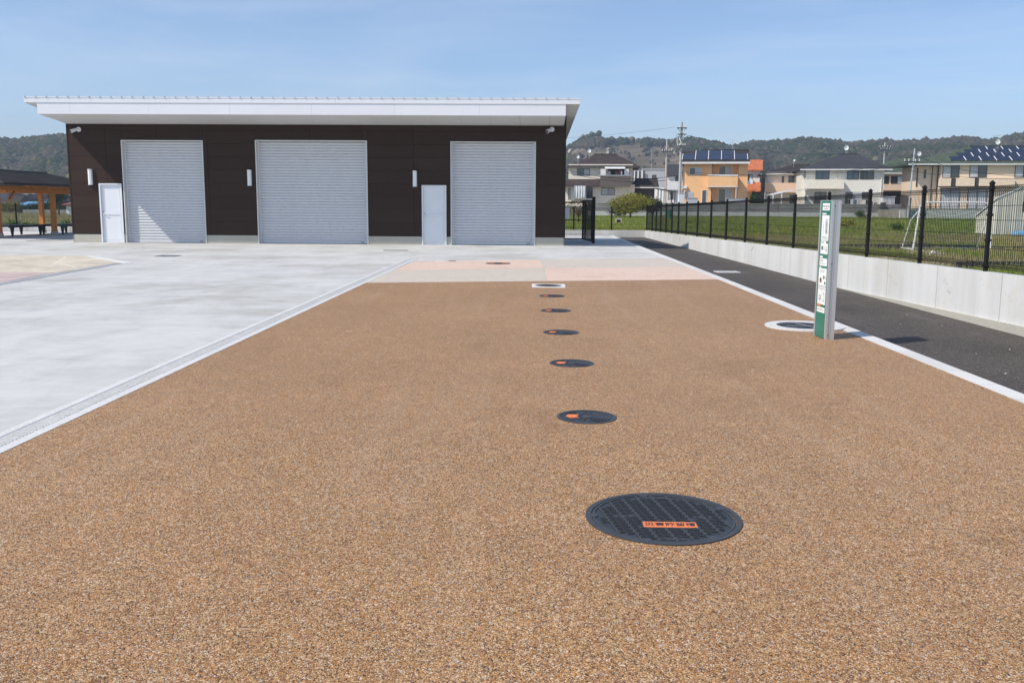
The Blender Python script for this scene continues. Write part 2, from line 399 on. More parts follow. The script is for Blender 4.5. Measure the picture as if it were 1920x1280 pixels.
y = -3.0
while y < 23.2:
    b = obj('gutter_block', gme, None, gut, loc=(LX-.001, y, .0))
    r = obj('channel_rib', rme, None, b); r['label'] = 'darker ribbed gutter channel'
    y += gl
# kerb between brown paving and asphalt
kb = struct('kerb', MB().prism([(kx(y)+.02, y) for y in ys]+[(kx(y)+.155, y) for y in ys[::-1]], -.3, -.02), M['kerb'])
y = -3.6; kme = {}
while y < 43.4:
    l = .6; y2 = y+l-.005
    m_ = MB().hexa([(kx(y)+.003, y, -.05), (kx(y)+.18, y, -.05), (kx(y2)+.18, y2, -.05), (kx(y2)+.003, y2, -.05),
                    (kx(y)+.003, y, .012), (kx(y)+.17, y, .012), (kx(y2)+.17, y2, .012), (kx(y2)+.003, y2, .012)])
    obj('kerb_stone', m_, M['kerb'], kb); y += l

# block paving on the left
M['blk_beige'] = m_blocks('beige_paving_blocks', (.60,.535,.43), .2, .1, .14, .004, (.46,.42,.35), 'xy')
M['blk_pink'] = m_blocks('pink_paving_blocks', (.55,.435,.42), .2, .1, .12, .004, (.42,.34,.33), 'xy')
b0 = G(0, 479); b1 = G(165, 480); b2 = G(232, 493.6); b3 = G(100, 511.5); b4 = G(0, 511); b5 = G(0, 530.5)
d0 = (b0-b1)*.6; 
sheet('beige_block_paving', [b1+d0*2.2, b3+(b4-b3)*3, b3, b2, b1], .006, M['blk_beige'])
sheet('pink_block_paving', [b3+(b4-b3)*3, b3+(b5-b3)*3, b3], .006, M['blk_pink'])
mb = MB(); s0 = G(175, 480.5); s1 = G(250, 493.2); s2 = G(232, 494); s3 = G(160, 480.5)
struct('white_paving_strip', MB().prism([(p.x, p.y) for p in (s2, s1, s0, s3)], .0005, .010), M['white'])
s0 = b2; s1 = b3+(b5-b3)*3
n_ = (s1-s0).cross(Vector((0,0,1))).normalized()*.22
if n_.y > 0: n_ = -n_
struct('slate_edging', MB().prism([(p.x, p.y) for p in (s0+Vector((0,0,0)), s1, s1+n_, s0+n_)], .0005, .0065), M['slate'])
# slab under the shelter
struct('shelter_slab', MB().box(-30, -18.6, 33.5, 43.4, -.05, .02), M['kerb'])

# field beyond the wall
def m_field():
    m, t, p = nodes('rough_field')
    v = coords(t, 'Object', (1, 1, 0))
    a = noise(t, v, .35, 6, .65); b = noise(t, v, 2.5, 5, .7); c = noise(t, v, 14, 3, .7)
    soil = ramp(t, b, [(.3, (.19,.15,.085)), (.5, (.31,.26,.165)), (.68, (.46,.41,.32))])
    grass = ramp(t, b, [(.3, (.09,.13,.028)), (.7, (.20,.22,.06))])
    sx = N(t, 'ShaderNodeSeparateXYZ'); L(t, v, sx.inputs[0]); mr = N(t, 'ShaderNodeMapRange'); mr.inputs[1].default_value = 33; mr.inputs[2].default_value = 50; mr.inputs[3].default_value = -.22; mr.inputs[4].default_value = .25; L(t, sx.outputs[1], mr.inputs[0])
    ad = N(t, 'ShaderNodeMath', operation='ADD'); L(t, a, ad.inputs[0]); L(t, mr.outputs[0], ad.inputs[1])
    col = mixc(t, ramp(t, ad.outputs[0], [(.42, (0,0,0)), (.56, (1,1,1))]), soil, grass)
    col = mixc(t, 1, col, ramp(t, c, [(.3, (.7,.7,.7)), (.7, (1.25,1.25,1.25))]), 'MULTIPLY')
    L(t, col, p.inputs['Base Color']); p.inputs['Roughness'].default_value = .95; p.inputs['Specular IOR Level'].default_value = .1
    bump(t, p, b, .6, .08)
    return m
M['field'] = m_field()
mb = MB(); fy = [-4, 0, 4] + list(np.linspace(5.6, 44.06, 60)) + list(np.linspace(44.7, 104, 60))
rows = []
for Y in fy:
    x0 = wx(Y)+.13 if Y < 44.1 else -16.0
    us = [0, .004, .01, .02, .04, .07, .11, .16, .22, .3, .38, .46, .55, .64, .73, .82, .91, 1]
    x1 = 95
    rows.append([(x0+(x1-x0)*u, Y, (fieldz(x0+(x1-x0)*u, Y) if u > .002 else min(fieldz(x0, Y), wtop(Y)-.05) if Y < 44.15 else fieldz(x0, Y))) for u in us])
nn = len(rows[0]); vs_ = [p for r in rows for p in r]; fs_ = [(i*nn+j, i*nn+j+1, (i+1)*nn+j+1, (i+1)*nn+j) for i in range(len(rows)-1) for j in range(nn-1)]
field = struct('field', MB().add(vs_, fs_), M['field'])
# terrace the houses stand on
M['terrace'] = plain('house_plots', (.26,.24,.20), .9, .25, .3, fine=4)
struct('terrace', MB().box(-14, 130, 101.2, 330, -.5, 1.15), M['terrace'])

# ------------------------------------------------------------------ the garage
XL, XR = -16.62, .98; YB = 37.72
bld = thing('garage_building', 'long dark brown storage garage with three grey roller shutters and white eaves', 'building', (-7.8, YF, 0))
def bxx(px): return D(px, 380, YF).x
ZS = .30; RH = .455; ZT = 4.17
def op(px0, px1, ztop): return (bxx(px0), bxx(px1), ztop)
SHUT = [op(233, 385, 3.60), op(482, 690, 3.62), op(845, 1004, 3.60)]
DOORS = [op(187.5, 230, 2.09), op(791, 837, 2.09)]
OPEN = SHUT + DOORS
def split(rect, ops):
    out = [rect]
    for ox0, ox1, oz in ops:
        nx = []
        for (a, b, c, d) in out:
            if b <= ox0 or a >= ox1 or c >= oz: nx.append((a, b, c, d)); continue
            if a < ox0: nx.append((a, ox0, c, d))
            if b > ox1: nx.append((ox1, b, c, d))
            if d > oz: nx.append((max(a, ox0), min(b, ox1), oz, d))
        out = nx
    return [r for r in out if r[1]-r[0] > .03 and r[3]-r[2] > .02]
# core wall behind the siding (front, with the openings) and plinth
mb = MB()
for a, b, c, d in split((XL+.02, XR-.02, 0, ZT+.35), OPEN): mb.box(a, b, YF+.03, YF+.16, c, d)
for x_ in (XL+.03, XR-.15): mb.hexa([(x_, YF+.16, 0), (x_+.12, YF+.16, 0), (x_+.12, YB, 0), (x_, YB, 0), (x_, YF+.16, 4.6), (x_+.12, YF+.16, 4.6), (x_+.12, YB, 4.02), (x_, YB, 4.02)])
mb.box(XL+.15, XR-.15, YB-.12, YB, 0, 3.98)
mb.box(XL+.15, XR-.15, YF+1.2, YF+1.25, 0, 3.9)
obj('wall', mb, M['core'], bld)
for a, b, c, d in split((XL+.015, XR-.015, 0, ZS-.012), OPEN):
    obj('plinth', MB().box(a, b, YF+.006, YF+.03, c, d), M['plinth'], bld)
obj('plinth', MB().box(XR-.03, XR-.005, YF+.006, YB, 0, ZS-.012), M['plinth'], bld)
obj('plinth', MB().box(XL+.005, XL+.03, YF+.006, YB, 0, ZS-.012), M['plinth'], bld)
mb = MB()
for a, b, c, d in split((XL, XR, ZS-.012, ZS), [(o[0], o[1], o[2]) for o in OPEN]): mb.box(a, b, YF-.012, YF+.03, c, d)
obj('drip_flashing', mb, M['core'], bld)
xr = bxx(584); js = [xr+1.82*k for k in range(-6, 8)]; js = [XL]+[j for j in js if XL+.2 < j < XR-.1]+[XR]
g = .0038
for r in range(9):
    z0 = ZS+RH*r; z1 = min(z0+RH, ZT)
    for a, b in zip(js[:-1], js[1:]):
        for (x0, x1, c, d) in split((a, b, z0, z1), OPEN):
            obj('siding_panel', MB().box(x0+g, x1-g, YF, YF+.03, c+g, d-g), M['siding'], bld)
ym = [YF+.046, YF+1.6, YF+3.15, YB]
sidem = {}
for X0 in (XR-.03, XL):
    for r in range(9):
        for a, b in zip(ym[:-1], ym[1:]):
            obj('siding_panel', MB().box(X0+.002, X0+.03, a+g, b-g, ZS+RH*r+g, min(ZS+RH*(r+1), 4.55-.105*(b-YF))-g), M['siding'], bld)
for X0, s in ((XL, -1), (XR, 1)):   # corner trim
    obj('corner_trim', MB().box(X0-(.012 if s < 0 else .03), X0+(.03 if s < 0 else .012), YF-.012, YF+.045, ZS, 4.62), M['siding'], bld)
# shutters: frame, guide rails and every slat
def shutter(o):
    x0, x1, zt = o
    rs = obj('roller_shutter', MB().box(x0+.06, x1-.06, YF+.215, YF+.225, .02, zt-.04), M['shutter'], bld)
    t = .035
    fr_ = MB().box(x0, x0+t, YF-.02, YF+.24, 0, zt).box(x1-t, x1, YF-.02, YF+.24, 0, zt).box(x0+t, x1-t, YF-.02, YF+.24, zt-t, zt)
    obj('frame', fr_, M['frame_alu'], rs)
    for a in (x0+t+.001, x1-t-.061): obj('guide_rail', MB().box(a, a+.06, YF+.13, YF+.235, 0, zt-t-.001), M['shutter'], rs)
    p_ = .0985; n = int((zt-.10-.12)/p_)+1
    z0 = .12; m_ = MB(); ns = 6; L_ = x0+t+.03, x1-t-.03
    prf = [(0, 0), (-.020, .006), (-.036, .024), (-.042, .048), (-.034, .070), (-.016, .082), (.004, .086), (.004, p_)]
    for (ya, a), (yb, b) in zip(prf[:-1], prf[1:]):
        m_.add([(L_[0], ya, a), (L_[1], ya, a), (L_[1], yb, b), (L_[0], yb, b)], [(0,1,2,3)])
    me = m_.mesh('slat'); fix_normals(me); me.materials.append(M['shutter'])
    for k in range(n):
        s = obj('slat', me, None, rs, smooth=False); s.location = (0, YF+.213, z0+p_*k)
    obj('bottom_bar', MB().box(L_[0], L_[1], YF+.175, YF+.214, .012, .118), M['shutter'], rs)
    obj('maker_plate', MB().box(L_[1]-.24, L_[1]-.12, YF+.172, YF+.176, .05, .075), M['darkgrey'], rs)
for o in SHUT: shutter(o)
def door(o):
    x0, x1, zt = o; t = .045
    d = obj('door', MB().box(x0+t+.004, x1-t-.004, YF+.03, YF+.07, .02, zt-t-.004), M['doorwhite'], bld)
    obj('frame', MB().box(x0, x0+t, YF-.03, YF+.10, 0, zt).box(x1-t, x1, YF-.03, YF+.10, 0, zt).box(x0+t, x1-t, YF-.03, YF+.10, zt-t, zt), M['doorwhite'], d)
    a, b = x0+t+.10, x1-t-.06
    for z0, z1 in ((.10, .98), (1.09, zt-.16)):     # raised mouldings round the upper and lower panel
        m_ = MB(); e = .012
        m_.box(a, b, YF+.022, YF+.031, z0, z0+e).box(a, b, YF+.022, YF+.031, z1-e, z1).box(a, a+e, YF+.022, YF+.031, z0+e, z1-e).box(b-e, b, YF+.022, YF+.031, z0+e, z1-e)
        obj('door_moulding', m_, M['doorwhite'], d)
    obj('mid_rail', MB().box(a-.03, b+.02, YF+.012, YF+.031, .985, 1.085), M['doorwhite'], d)
    obj('handle', MB().tube((x0+t+.06, YF+.03, 1.02), (x0+t+.06, YF-.03, 1.02), .012, 8).tube((x0+t+.055, YF-.03, 1.02), (x0+t+.17, YF-.03, 1.02), .01, 8).disc(0, 0, .0001, 0, .0001, 3), M['alu'], d)
    obj('lock', MB().tube((x0+t+.06, YF+.031, 1.10), (x0+t+.06, YF+.018, 1.10), .018, 10), M['darkgrey'], d)
    for z in (.4, 1.1, 1.75): obj('hinge', MB().tube((x1-t-.002, YF+.022, z), (x1-t-.002, YF+.022, z+.11), .009, 6), M['alu'], d)
    obj('threshold', MB().box(x0+t, x1-t, YF-.02, YF+.09, 0, .018), M['alu'], d)
for o in DOORS: door(o)
for px, nm in ((173, 'upright white wall lamp lit by the sun beside the sunlit white door'), (470, 'upright white wall lamp in the shade beside the widest roller shutter'), (778.5, 'upright white wall lamp in the shade left of the shaded white door')):
    x = bxx(px); lt = thing('wall_lamp', nm, 'lamp', (x, YF, 2.28), 0, 'wall lamps on the garage front')
    m_ = MB(); w2 = .072
    pts = [(-w2, 0), (-w2, -.06), (-w2*.75, -.095), (0, -.11), (w2*.75, -.095), (w2, -.06), (w2, 0)]
    m_.prism([(x+a, YF+b) for a, b in pts], 2.03+.02, 2.59-.02); obj('diffuser', m_, M['lampwhite'], lt)
    for z in (2.03, 2.57): obj('end_cap', MB().prism([(x+a*1.06, YF+b*1.06) for a, b in pts], z, z+.02), M['alu'], lt)
for px, nm, s in ((148, 'white spotlight under the eaves above the sunlit white door', -1), (1035, 'white spotlight under the eaves beside the narrow roller shutter by the gate', -1)):
    p = D(px, 243, YF); l_ = thing('spotlight', nm, 'spotlight', (p.x, YF, p.z), 0, 'spotlights under the garage eaves')
    obj('base', MB().tube((p.x, YF, p.z), (p.x, YF-.04, p.z), .085, 16), M['white_panel'], l_)
    obj('arm', MB().tube((p.x, YF-.03, p.z), (p.x-.05, YF-.13, p.z-.02), .025, 8), M['white_panel'], l_)
    obj('lamp_head', MB().tube((p.x-.02, YF-.11, p.z-.0), (p.x-.17, YF-.27, p.z-.09), .045, 12, .07), M['white_panel'], l_)
    obj('lens', MB().tube((p.x-.171, YF-.271, p.z-.0905), (p.x-.175, YF-.275, p.z-.093), .06, 12), M['darkgrey'], l_)
# eaves: boxed fascia, soffit boards, thin roof edge and ribbed roof
YX = YF-1.86
fx0 = D(70, 210, YX).x; fx1 = D(1061, 206, YX).x
fz1 = D(700, 195.5, YX).z; fz0 = D(700, 216, YX).z
ROS = -.118                                             # the roof falls to the back
YR = YX-.022; rz = D(700, 184, YR).z; rzb = D(700, 194.2, YR).z
def rtop(Y): return rz+ROS*(Y-YR)
fj = [fx0]+[D(p, 206, YX).x for p in (131, 278, 430, 584, 740, 899)]+[fx1]
for a, b in zip(fj[:-1], fj[1:]):
    obj('fascia_panel', MB().box(a+.002, b-.002, YX, YX+.03, fz0, fz1+.05), M['white_panel'], bld)
for X0, s in ((fx0, 1), (fx1, -1)):
    obj('fascia_end', MB().hexa([(X0, YX+.03, fz0+.001), (X0+s*.02, YX+.03, fz0+.001), (X0+s*.02, YF, ZT), (X0, YF, ZT), (X0, YX+.03, rtop(YX)-.2), (X0+s*.02, YX+.03, rtop(YX)-.2), (X0+s*.02, YF, rtop(YF)-.2), (X0, YF, rtop(YF)-.2)]), M['white_panel'], bld)
x = fx0+.022
zw = ZT-.02
while x < fx1-.05:
    x2 = min(x+1.0, fx1-.022)
    obj('soffit_board', MB().hexa([(x+.003, YX+.031, fz0+.012), (x2-.003, YX+.031, fz0+.012), (x2-.003, YF-.002, zw), (x+.003, YF-.002, zw),
                                   (x+.003, YX+.031, fz0+.03), (x2-.003, YX+.031, fz0+.03), (x2-.003, YF-.002, zw+.02), (x+.003, YF-.002, zw+.02)]), M['soffit'], bld)
    x += 1.0
obj('soffit_trim', MB().box(fx0+.022, fx1-.022, YF-.03, YF-.003, zw-.03, zw-.002), M['core'], bld)
rx0 = D(45, 195, YR).x; rx1 = D(1088, 190, YR).x; YRB = YB+.55; RTP = .28                                # the right verge runs in slightly towards the back
th = rz-rzb
rf = obj('roof', MB().hexa([(rx0+.02, YR+.02, rtop(YR)-th+.02), (rx1-.02, YR+.02, rtop(YR)-th+.02), (rx1-.02-RTP, YRB, rtop(YRB)-th+.02), (rx0+.02, YRB, rtop(YRB)-th+.02),
                            (rx0+.02, YR+.02, rtop(YR)), (rx1-.02, YR+.02, rtop(YR)), (rx1-.02-RTP, YRB, rtop(YRB)), (rx0+.02, YRB, rtop(YRB))]), M['soffit'], bld)
ej = [rx0]+[D(p, 190, YR).x for p in (169, 318, 472, 629, 789, 949)]+[rx1]
for a, b in zip(ej[:-1], ej[1:]):
    e = MB().box(a+.002, b-.002, YR, YR+.02, rzb, rz-.018); e.box(a+.002, b-.002, YR-.012, YR+.02, rz-.018, rz+.012)
    pass
    obj('edge_flashing', e, M['white_panel'], rf)
for X0, s in ((rx0, 1), (rx1, -1)):
    X1_ = X0-(RTP if s < 0 else 0)
    obj('verge_flashing', MB().hexa([(X0, YR+.02, rzb), (X0+s*.02, YR+.02, rzb), (X1_+s*.02, YRB, rtop(YRB)-th), (X1_, YRB, rtop(YRB)-th),
                                     (X0, YR+.02, rz+.01), (X0+s*.02, YR+.02, rz+.01), (X1_+s*.02, YRB, rtop(YRB)+.01), (X1_, YRB, rtop(YRB)+.01)]), M['white_panel'], rf)
x = rx0+.02; rb = MB().hexa([(-.02, YR-.03, rtop(YR)-.004), (.02, YR-.03, rtop(YR)-.004), (.02, YRB, rtop(YRB)-.004), (-.02, YRB, rtop(YRB)-.004),
                        (-.016, YR-.03, rtop(YR)+.036), (.016, YR-.03, rtop(YR)+.036), (.016, YRB, rtop(YRB)+.036), (-.016, YRB, rtop(YRB)+.036)])
rbm = rb.mesh('roof_rib'); rbm.materials.append(M['roofmetal'])
n = int((rx1-rx0)/.355)
for k in range(n):
    q = obj('roof_rib', rbm, None, rf, loc=(rx0+.04+k*(rx1-rx0-.08)/n, 0, 0))
    if k >= n-0: q.location.x -= .02; q.rotation_euler.z = 0
obj('roof_sheet', MB().hexa([(rx0+.02, YR+.021, rtop(YR)+.001), (rx1-.02, YR+.021, rtop(YR)+.001), (rx1-.02-RTP, YRB, rtop(YRB)+.001), (rx0+.02, YRB, rtop(YRB)+.001),
                             (rx0+.02, YR+.021, rtop(YR)+.008), (rx1-.02, YR+.021, rtop(YR)+.008), (rx1-.02-RTP, YRB, rtop(YRB)+.008), (rx0+.02, YRB, rtop(YRB)+.008)]), M['roofmetal'], rf)
obj('gutter', MB().box(rx0+.05, rx1-.05-RTP, YRB, YRB+.12, rtop(YRB)-th-.05, rtop(YRB)-.02), M['darkgrey'], bld)
obj('downpipe', MB().tube((XR+.09, YB-.3, 0), (XR+.09, YB-.3, rtop(YB)-th-.02), .04, 8), M['darkgrey'], bld)
bxo = thing('meter_box', 'pale grey electric box on the garage side wall by the gate', 'electric box', (XR+.11, 34.5, .95))
obj('case', MB().box(XR+.013, XR+.20, 34.4, 34.75, .92, 1.32), M['white_panel'], bxo); obj('lid', MB().box(XR+.006+.195, XR+.212, 34.41, 34.74, .93, 1.31), M['white_panel'], bxo)

# ------------------------------------------------------------------ retaining walls
def cone_marks(parent, p0, p1, zlo, zhi, nrm):
    pass
rw = thing('retaining_wall', 'long low cast concrete retaining wall beside the asphalt path', 'wall', (wx(25), 25, za(25)))
Y = 3.1; k = 0; L_ = 1.82
while Y < 43.7:
    y2 = min(Y+L_-.016, 43.95)
    x0, x1 = wx(Y), wx(y2); k += 1
    wp = obj('wall_panel', MB().hexa([(x0, Y, -.35), (x0+.16, Y, -.35), (x1+.16, y2, -.35), (x1, y2, -.35),
                                 (x0, Y, wtop(Y)), (x0+.15, Y, wtop(Y)), (x1+.15, y2, wtop(y2)), (x1, y2, wtop(y2))]), M['castwall'], rw)
    if Y < 27:
        hm = MB()
        for fy_ in (.25, .75):
            for zz in (.14, .44):
                yy = Y+L_*fy_; xx = wx(yy); hm.tube((xx+.012, yy, zz-.0045*(yy-12)), (xx-.0015, yy, zz-.0045*(yy-12)), .008, 8)
        obj('tie_hole', hm, M['plinth'], wp)
    Y += L_
mb = MB()
for a, b in ((3.1, 8.3), (8.3, 13), (13, 18)):
    h = lambda yy: float(np.interp(yy, [8.3, 18], [.07, -.085])); 
    mb.hexa([(wx(a)-.035, a, -.3), (wx(a)+.0, a, -.3), (wx(b), b, -.3), (wx(b)-.035, b, -.3), (wx(a)-.035, a, h(a)), (wx(a), a, h(a)), (wx(b), b, h(b)), (wx(b)-.035, b, h(b))])
obj('footing', mb, M['plinth'], rw)
core = MB(); core.hexa([(wx(3.1)+.02, 3.1, -.35), (wx(3.1)+.12, 3.1, -.35), (wx(43.9)+.12, 43.9, -.35), (wx(43.9)+.02, 43.9, -.35), (wx(3.1)+.02, 3.1, wtop(3.1)-.02), (wx(3.1)+.12, 3.1, wtop(3.1)-.02), (wx(43.9)+.12, 43.9, wtop(43.9)-.02), (wx(43.9)+.02, 43.9, wtop(43.9)-.02)])
obj('wall_core', core, M['castwall'], rw)
YW = 43.96; ZW = wtop(43.96)
bw = thing('back_wall', 'low pale concrete boundary wall behind the garage and the shelter', 'wall', (-10, YW, 0))
x = wx(YW)-.001; 
while x > -40:
    obj('wall_panel', MB().box(x-2.1+.02, x, YW, YW+.15, -.35, ZW), M['castwall'], bw); x -= 2.1
obj('wall_core', MB().box(-40, wx(YW)-.02, YW+.02, YW+.13, -.35, ZW-.02), M['castwall'], bw)

# ------------------------------------------------------------------ mesh fences
PH = 1.17
def panel_mesh(l, h, dz=0.0, wire=.0023, pitch=.05, name='mesh_panel'):
    """welded-wire panel along +x, folded V-beams along the top and the bottom; dz = fall along its length"""
    m_ = MB(); n = max(2, int(l/pitch)); zl = .05; zh = h-.03
    f = lambda x: dz*x/l
    def bar(a, b, r):
        a = Vector(a); b = Vector(b); d = (b-a); u = Vector((0, 1, 0)) if abs(d.normalized().y) < .9 else Vector((1, 0, 0)); w_ = d.cross(u).normalized()*r; u = w_.cross(d).normalized()*r
        m_.add([a-u-w_, a+u-w_, a+u+w_, a-u+w_, b-u-w_, b+u-w_, b+u+w_, b-u+w_], [(0,1,5,4), (1,2,6,5), (2,3,7,6), (3,0,4,7)])
    for k in range(n+1):
        x = l*k/n; c = f(x)
        bar((x, 0, zl+.07+c), (x, 0, zh-.07+c), wire)
        for s, e in ((zh-.07, zh), (zl+.07, zl)):
            mid = (s+e)/2
            bar((x, 0, s+c), (x, -.045, mid+c), wire*1.3); bar((x, -.045, mid+c), (x, 0, e+c), wire*1.3)
    for z in [zl, zl+.07, zh-.07, zh] + list(np.linspace(zl+.07, zh-.07, 6))[1:-1]:
        bar((0, .006, z), (l, .006, z+dz), wire*1.5)
    for z in ((2*zh-.07)/2, (2*zl+.07)/2): bar((0, -.045, z), (l, -.045, z+dz), wire*1.8)
    me = m_.mesh(name); me.materials.append(M['black']); return me
def post_mesh(h, r=.032):
    m_ = MB().tube((0,0,-.02), (0,0,h), r, 12).tube((0,0,h), (0,0,h+.018), r*1.25, 12, r*1.2).tube((0,0,h+.018), (0,0,h+.05), r*1.2, 12, .006)
    me = m_.mesh('post'); fix_normals(me); me.materials.append(M['black']); return me
def clamp_mesh():
    m_ = MB(); z = 0; m_.ring(0, 0, .030, .042, z-.016, z+.016, 12).box(-.012, .012, -.062, -.04, z-.012, z+.012)
    me = m_.mesh('clamp'); me.materials.append(M['black']); return me
pm, cm = post_mesh(PH), clamp_mesh()
fx = lambda Y: wx(Y)+.075
def y_at(px):
    lo, hi = 3., 60.
    for _ in range(50):
        mid = (lo+hi)/2; r = CAMR.transposed() @ (Vector((fx(mid), mid, wtop(mid)+.5))-CP); q = 960+F*r.x/-r.z
        lo, hi = (mid, hi) if q > px else (lo, mid)
    return lo
PX = [1216, 1223, 1230.5, 1239, 1249, 1260, 1272, 1287, 1308, 1333, 1362, 1398, 1439, 1489, 1552, 1628, 1728, 1853]
PY = sorted(y_at(p) for p in PX)
PY = [PY[0]-6.0, PY[0]-4.0, PY[0]-2.0]+PY
PY[-1] = 43.92
print('fence post depths', [round(v, 2) for v in PY])
fe = thing('mesh_fence', 'black welded wire mesh fence on top of the long retaining wall beside the path', 'fence', (fx(25), 25, wtop(25)))
cache = {}
for i, Y in enumerate(PY):
    p_ = obj('post', pm, None, fe, loc=(fx(Y), Y, wtop(Y)))
    for z in (.07, .42, .76, PH-.06): obj('clamp', cm, None, p_, loc=(0, 0, z))
    if i+1 < len(PY):
        y2 = PY[i+1]; a = Vector((fx(Y), Y, 0)); b = Vector((fx(y2), y2, 0)); d = b-a
        key = round(d.length, 1)
        if key not in cache: cache[key] = panel_mesh(key, PH, -.0118*key)
        pn = obj('mesh_panel', cache[key], None, fe, loc=(a.x, a.y, wtop(Y)))
        pn.rotation_euler = (0, 0, math.atan2(d.y, d.x)); pn.scale = (d.length/key, -1, 1)
fe2 = thing('mesh_fence', 'black mesh fence on the low boundary wall behind the garage and shelter', 'fence', (-10, YW+.07, ZW))
xs = [wx(YW)+.04, D(1147, 410, YW).x, D(1076, 410, YW).x]; sp = xs[1]-xs[2]
while xs[-1] > -34: xs.append(xs[-1]-sp)
pm2 = post_mesh(1.06, .036)
pmesh = panel_mesh(sp, 1.06, wire=.0022)
for i, x in enumerate(xs[1:]):
    obj('post', pm2, None, fe2, loc=(x, YW+.07, ZW))
    pn = obj('mesh_panel', pmesh, None, fe2, loc=(x, YW+.07, ZW)); pn.scale = ((xs[i]-x)/sp, 1, 1)
# the gate beside the garage
def gate_leaf(parent, l, h, nm='gate_leaf', pitch=.05):
    fr_ = MB().box(0, .05, -.025, .025, .06, h).box(l-.05, l, -.025, .025, .06, h).box(.05, l-.05, -.025, .025, h-.05, h).box(.05, l-.05, -.025, .025, .06, .11)
    fr_.box(.05, l-.05, -.015, .015, h*.52, h*.52+.04)
    o = obj(nm, fr_, M['black'], parent, world=False)
    m_ = MB(); n = int((l-.1)/pitch)
    for k in range(1, n): x = .05+(l-.1)*k/n; m_.box(x-.003, x+.003, -.003, .003, .11, h-.05)
    for k in range(1, 9): z = .11+(h-.16)*k/9; m_.box(.05, l-.05, .003, .010, z-.003, z+.003)
    obj('mesh_infill', m_, M['black'], o)
    return o
gp = D(1112, 455, 35.35)
gt = thing('gate', 'black mesh double gate beside the garage, one leaf swung open away from the path', 'gate', (0, 0, 0))
gpost = obj('gate_post', MB().box(gp.x-.06, gp.x+.06, 35.29, 35.41, 0, 1.72), M['black'], gt)
obj('cap', MB().box(gp.x-.066, gp.x+.066, 35.284, 35.416, 1.72, 1.735), M['black'], gpost)
l1 = gate_leaf(gt, 2.1, 1.62, pitch=.045); l1.location = (gp.x-.05, 35.45, 0); l1.rotation_euler = (0, 0, R_(97))
lx = D(1100, 410, 37.2).x
l2 = gate_leaf(gt, lx-XR-.12, 1.55); l2.location = (XR+.1, 37.25, 0)
obj('hinge', MB().tube((gp.x-.03, 35.42, .3), (gp.x-.03, 35.42, .42), .02, 8).tube((gp.x-.03, 35.42, 1.25), (gp.x-.03, 35.42, 1.37), .02, 8), M['black'], gt)
obj('drop_bolt', MB().tube((lx-.05, 37.2, .01), (lx-.05, 37.2, .35), .012, 8).box(lx-.08, lx-.02, 37.17, 37.225, .28, .36), M['alu'], gt)

# ------------------------------------------------------------------ covers set in the paving
def text_mesh(s, size, name='lettering', ext=.0006):
    cu = bpy.data.curves.new(name, 'FONT'); cu.body = s; cu.size = size; cu.extrude = ext; cu.align_x = 'CENTER'; cu.align_y = 'CENTER'; cu.resolution_u = 3
    cu.offset = size*.008
    o = bpy.data.objects.new(name, cu); COL.objects.link(o); dg = bpy.context.evaluated_depsgraph_get()
    me = bpy.data.meshes.new_from_object(o.evaluated_get(dg)); bpy.data.objects.remove(o); bpy.data.curves.remove(cu); me.name = name
    me.materials.clear(); return me
def letters(s, size, mat, parent, loc, rot=(0,0,0), sx=1):
    me = text_mesh(s, size); me.materials.append(mat)
    o = bpy.data.objects.new('lettering', me); COL.objects.link(o); o.parent = parent; o.location = loc; o.rotation_euler = rot; o.scale = (sx, 1, 1); return o
# big cover
c = G(1243, 972)
mh = thing('manhole_cover', 'large black cast iron manhole cover with orange lettered plate', 'manhole cover', (c.x, c.y, 0), R_(0))
RO = .372
obj('frame', MB().ring(0, 0, RO-.026, RO, .0, .011, 72), M['iron_edge'], mh, world=False)
cv = obj('cover', MB().disc(0, 0, RO-.030, .0, .006, 72), M['iron'], mh, world=False)
rr = RO-.045; A = R_(11)
def rotp(x, y): return (x*math.cos(A)-y*math.sin(A), x*math.sin(A)+y*math.cos(A))
bars = MB()
def rbox(m_, x0, x1, y0, y1, z0, z1):
    p = [rotp(x0, y0), rotp(x1, y0), rotp(x1, y1), rotp(x0, y1)]; m_.prism(p, z0, z1)
for k in range(-4, 5):
    x = (k+.5)*.077
    if abs(x) < rr-.02:
        h_ = math.sqrt(rr*rr-x*x); rbox(bars, x-.004, x+.004, -h_, h_, .006, .0098)
obj('raised_bar', bars, M['iron_edge'], cv)
pat = MB()
for k in range(-5, 6):
    for j in range(-9, 10):
        for q in range(2):
            x = k*.077 + (-.017 if q == 0 else .017); yv = j*.040 + (0 if q == 0 else .02)
            if math.hypot(x, yv) > rr-.03: continue
            px_, py_ = rotp(x, yv)
            if abs(px_-.018) < .135 and -.155 < py_ < -.065: continue
            if abs(abs(px_)-.19) < .05 and abs(py_-.01) < .03: continue
            s = 1 if q == 0 else -1
            rbox(pat, x-.013, x+.013, yv-.012, yv-.007, .006, .0105); rbox(pat, x-.013, x+.013, yv+.007, yv+.012, .006, .0105)
            rbox(pat, x-s*.013-.0025, x-s*.013+.0025, yv-.007, yv+.007, .006, .0105)
obj('raised_pattern', pat, M['iron_edge'], cv)
obj('rim', MB().ring(0, 0, rr+.002, rr+.014, .006, .0095, 72), M['iron_edge'], cv)
for s in (-1, 1):
    hp = obj('lifting_slot', MB().box(s*.19-.045, s*.19+.045, -.005, .020, .006, .0085), M['iron_edge'], cv)
    for e in (-.022, .022): obj('key_hole', MB().disc(s*.19+e, .008, .008, .006, .0088, 10), M['hole'], hp)
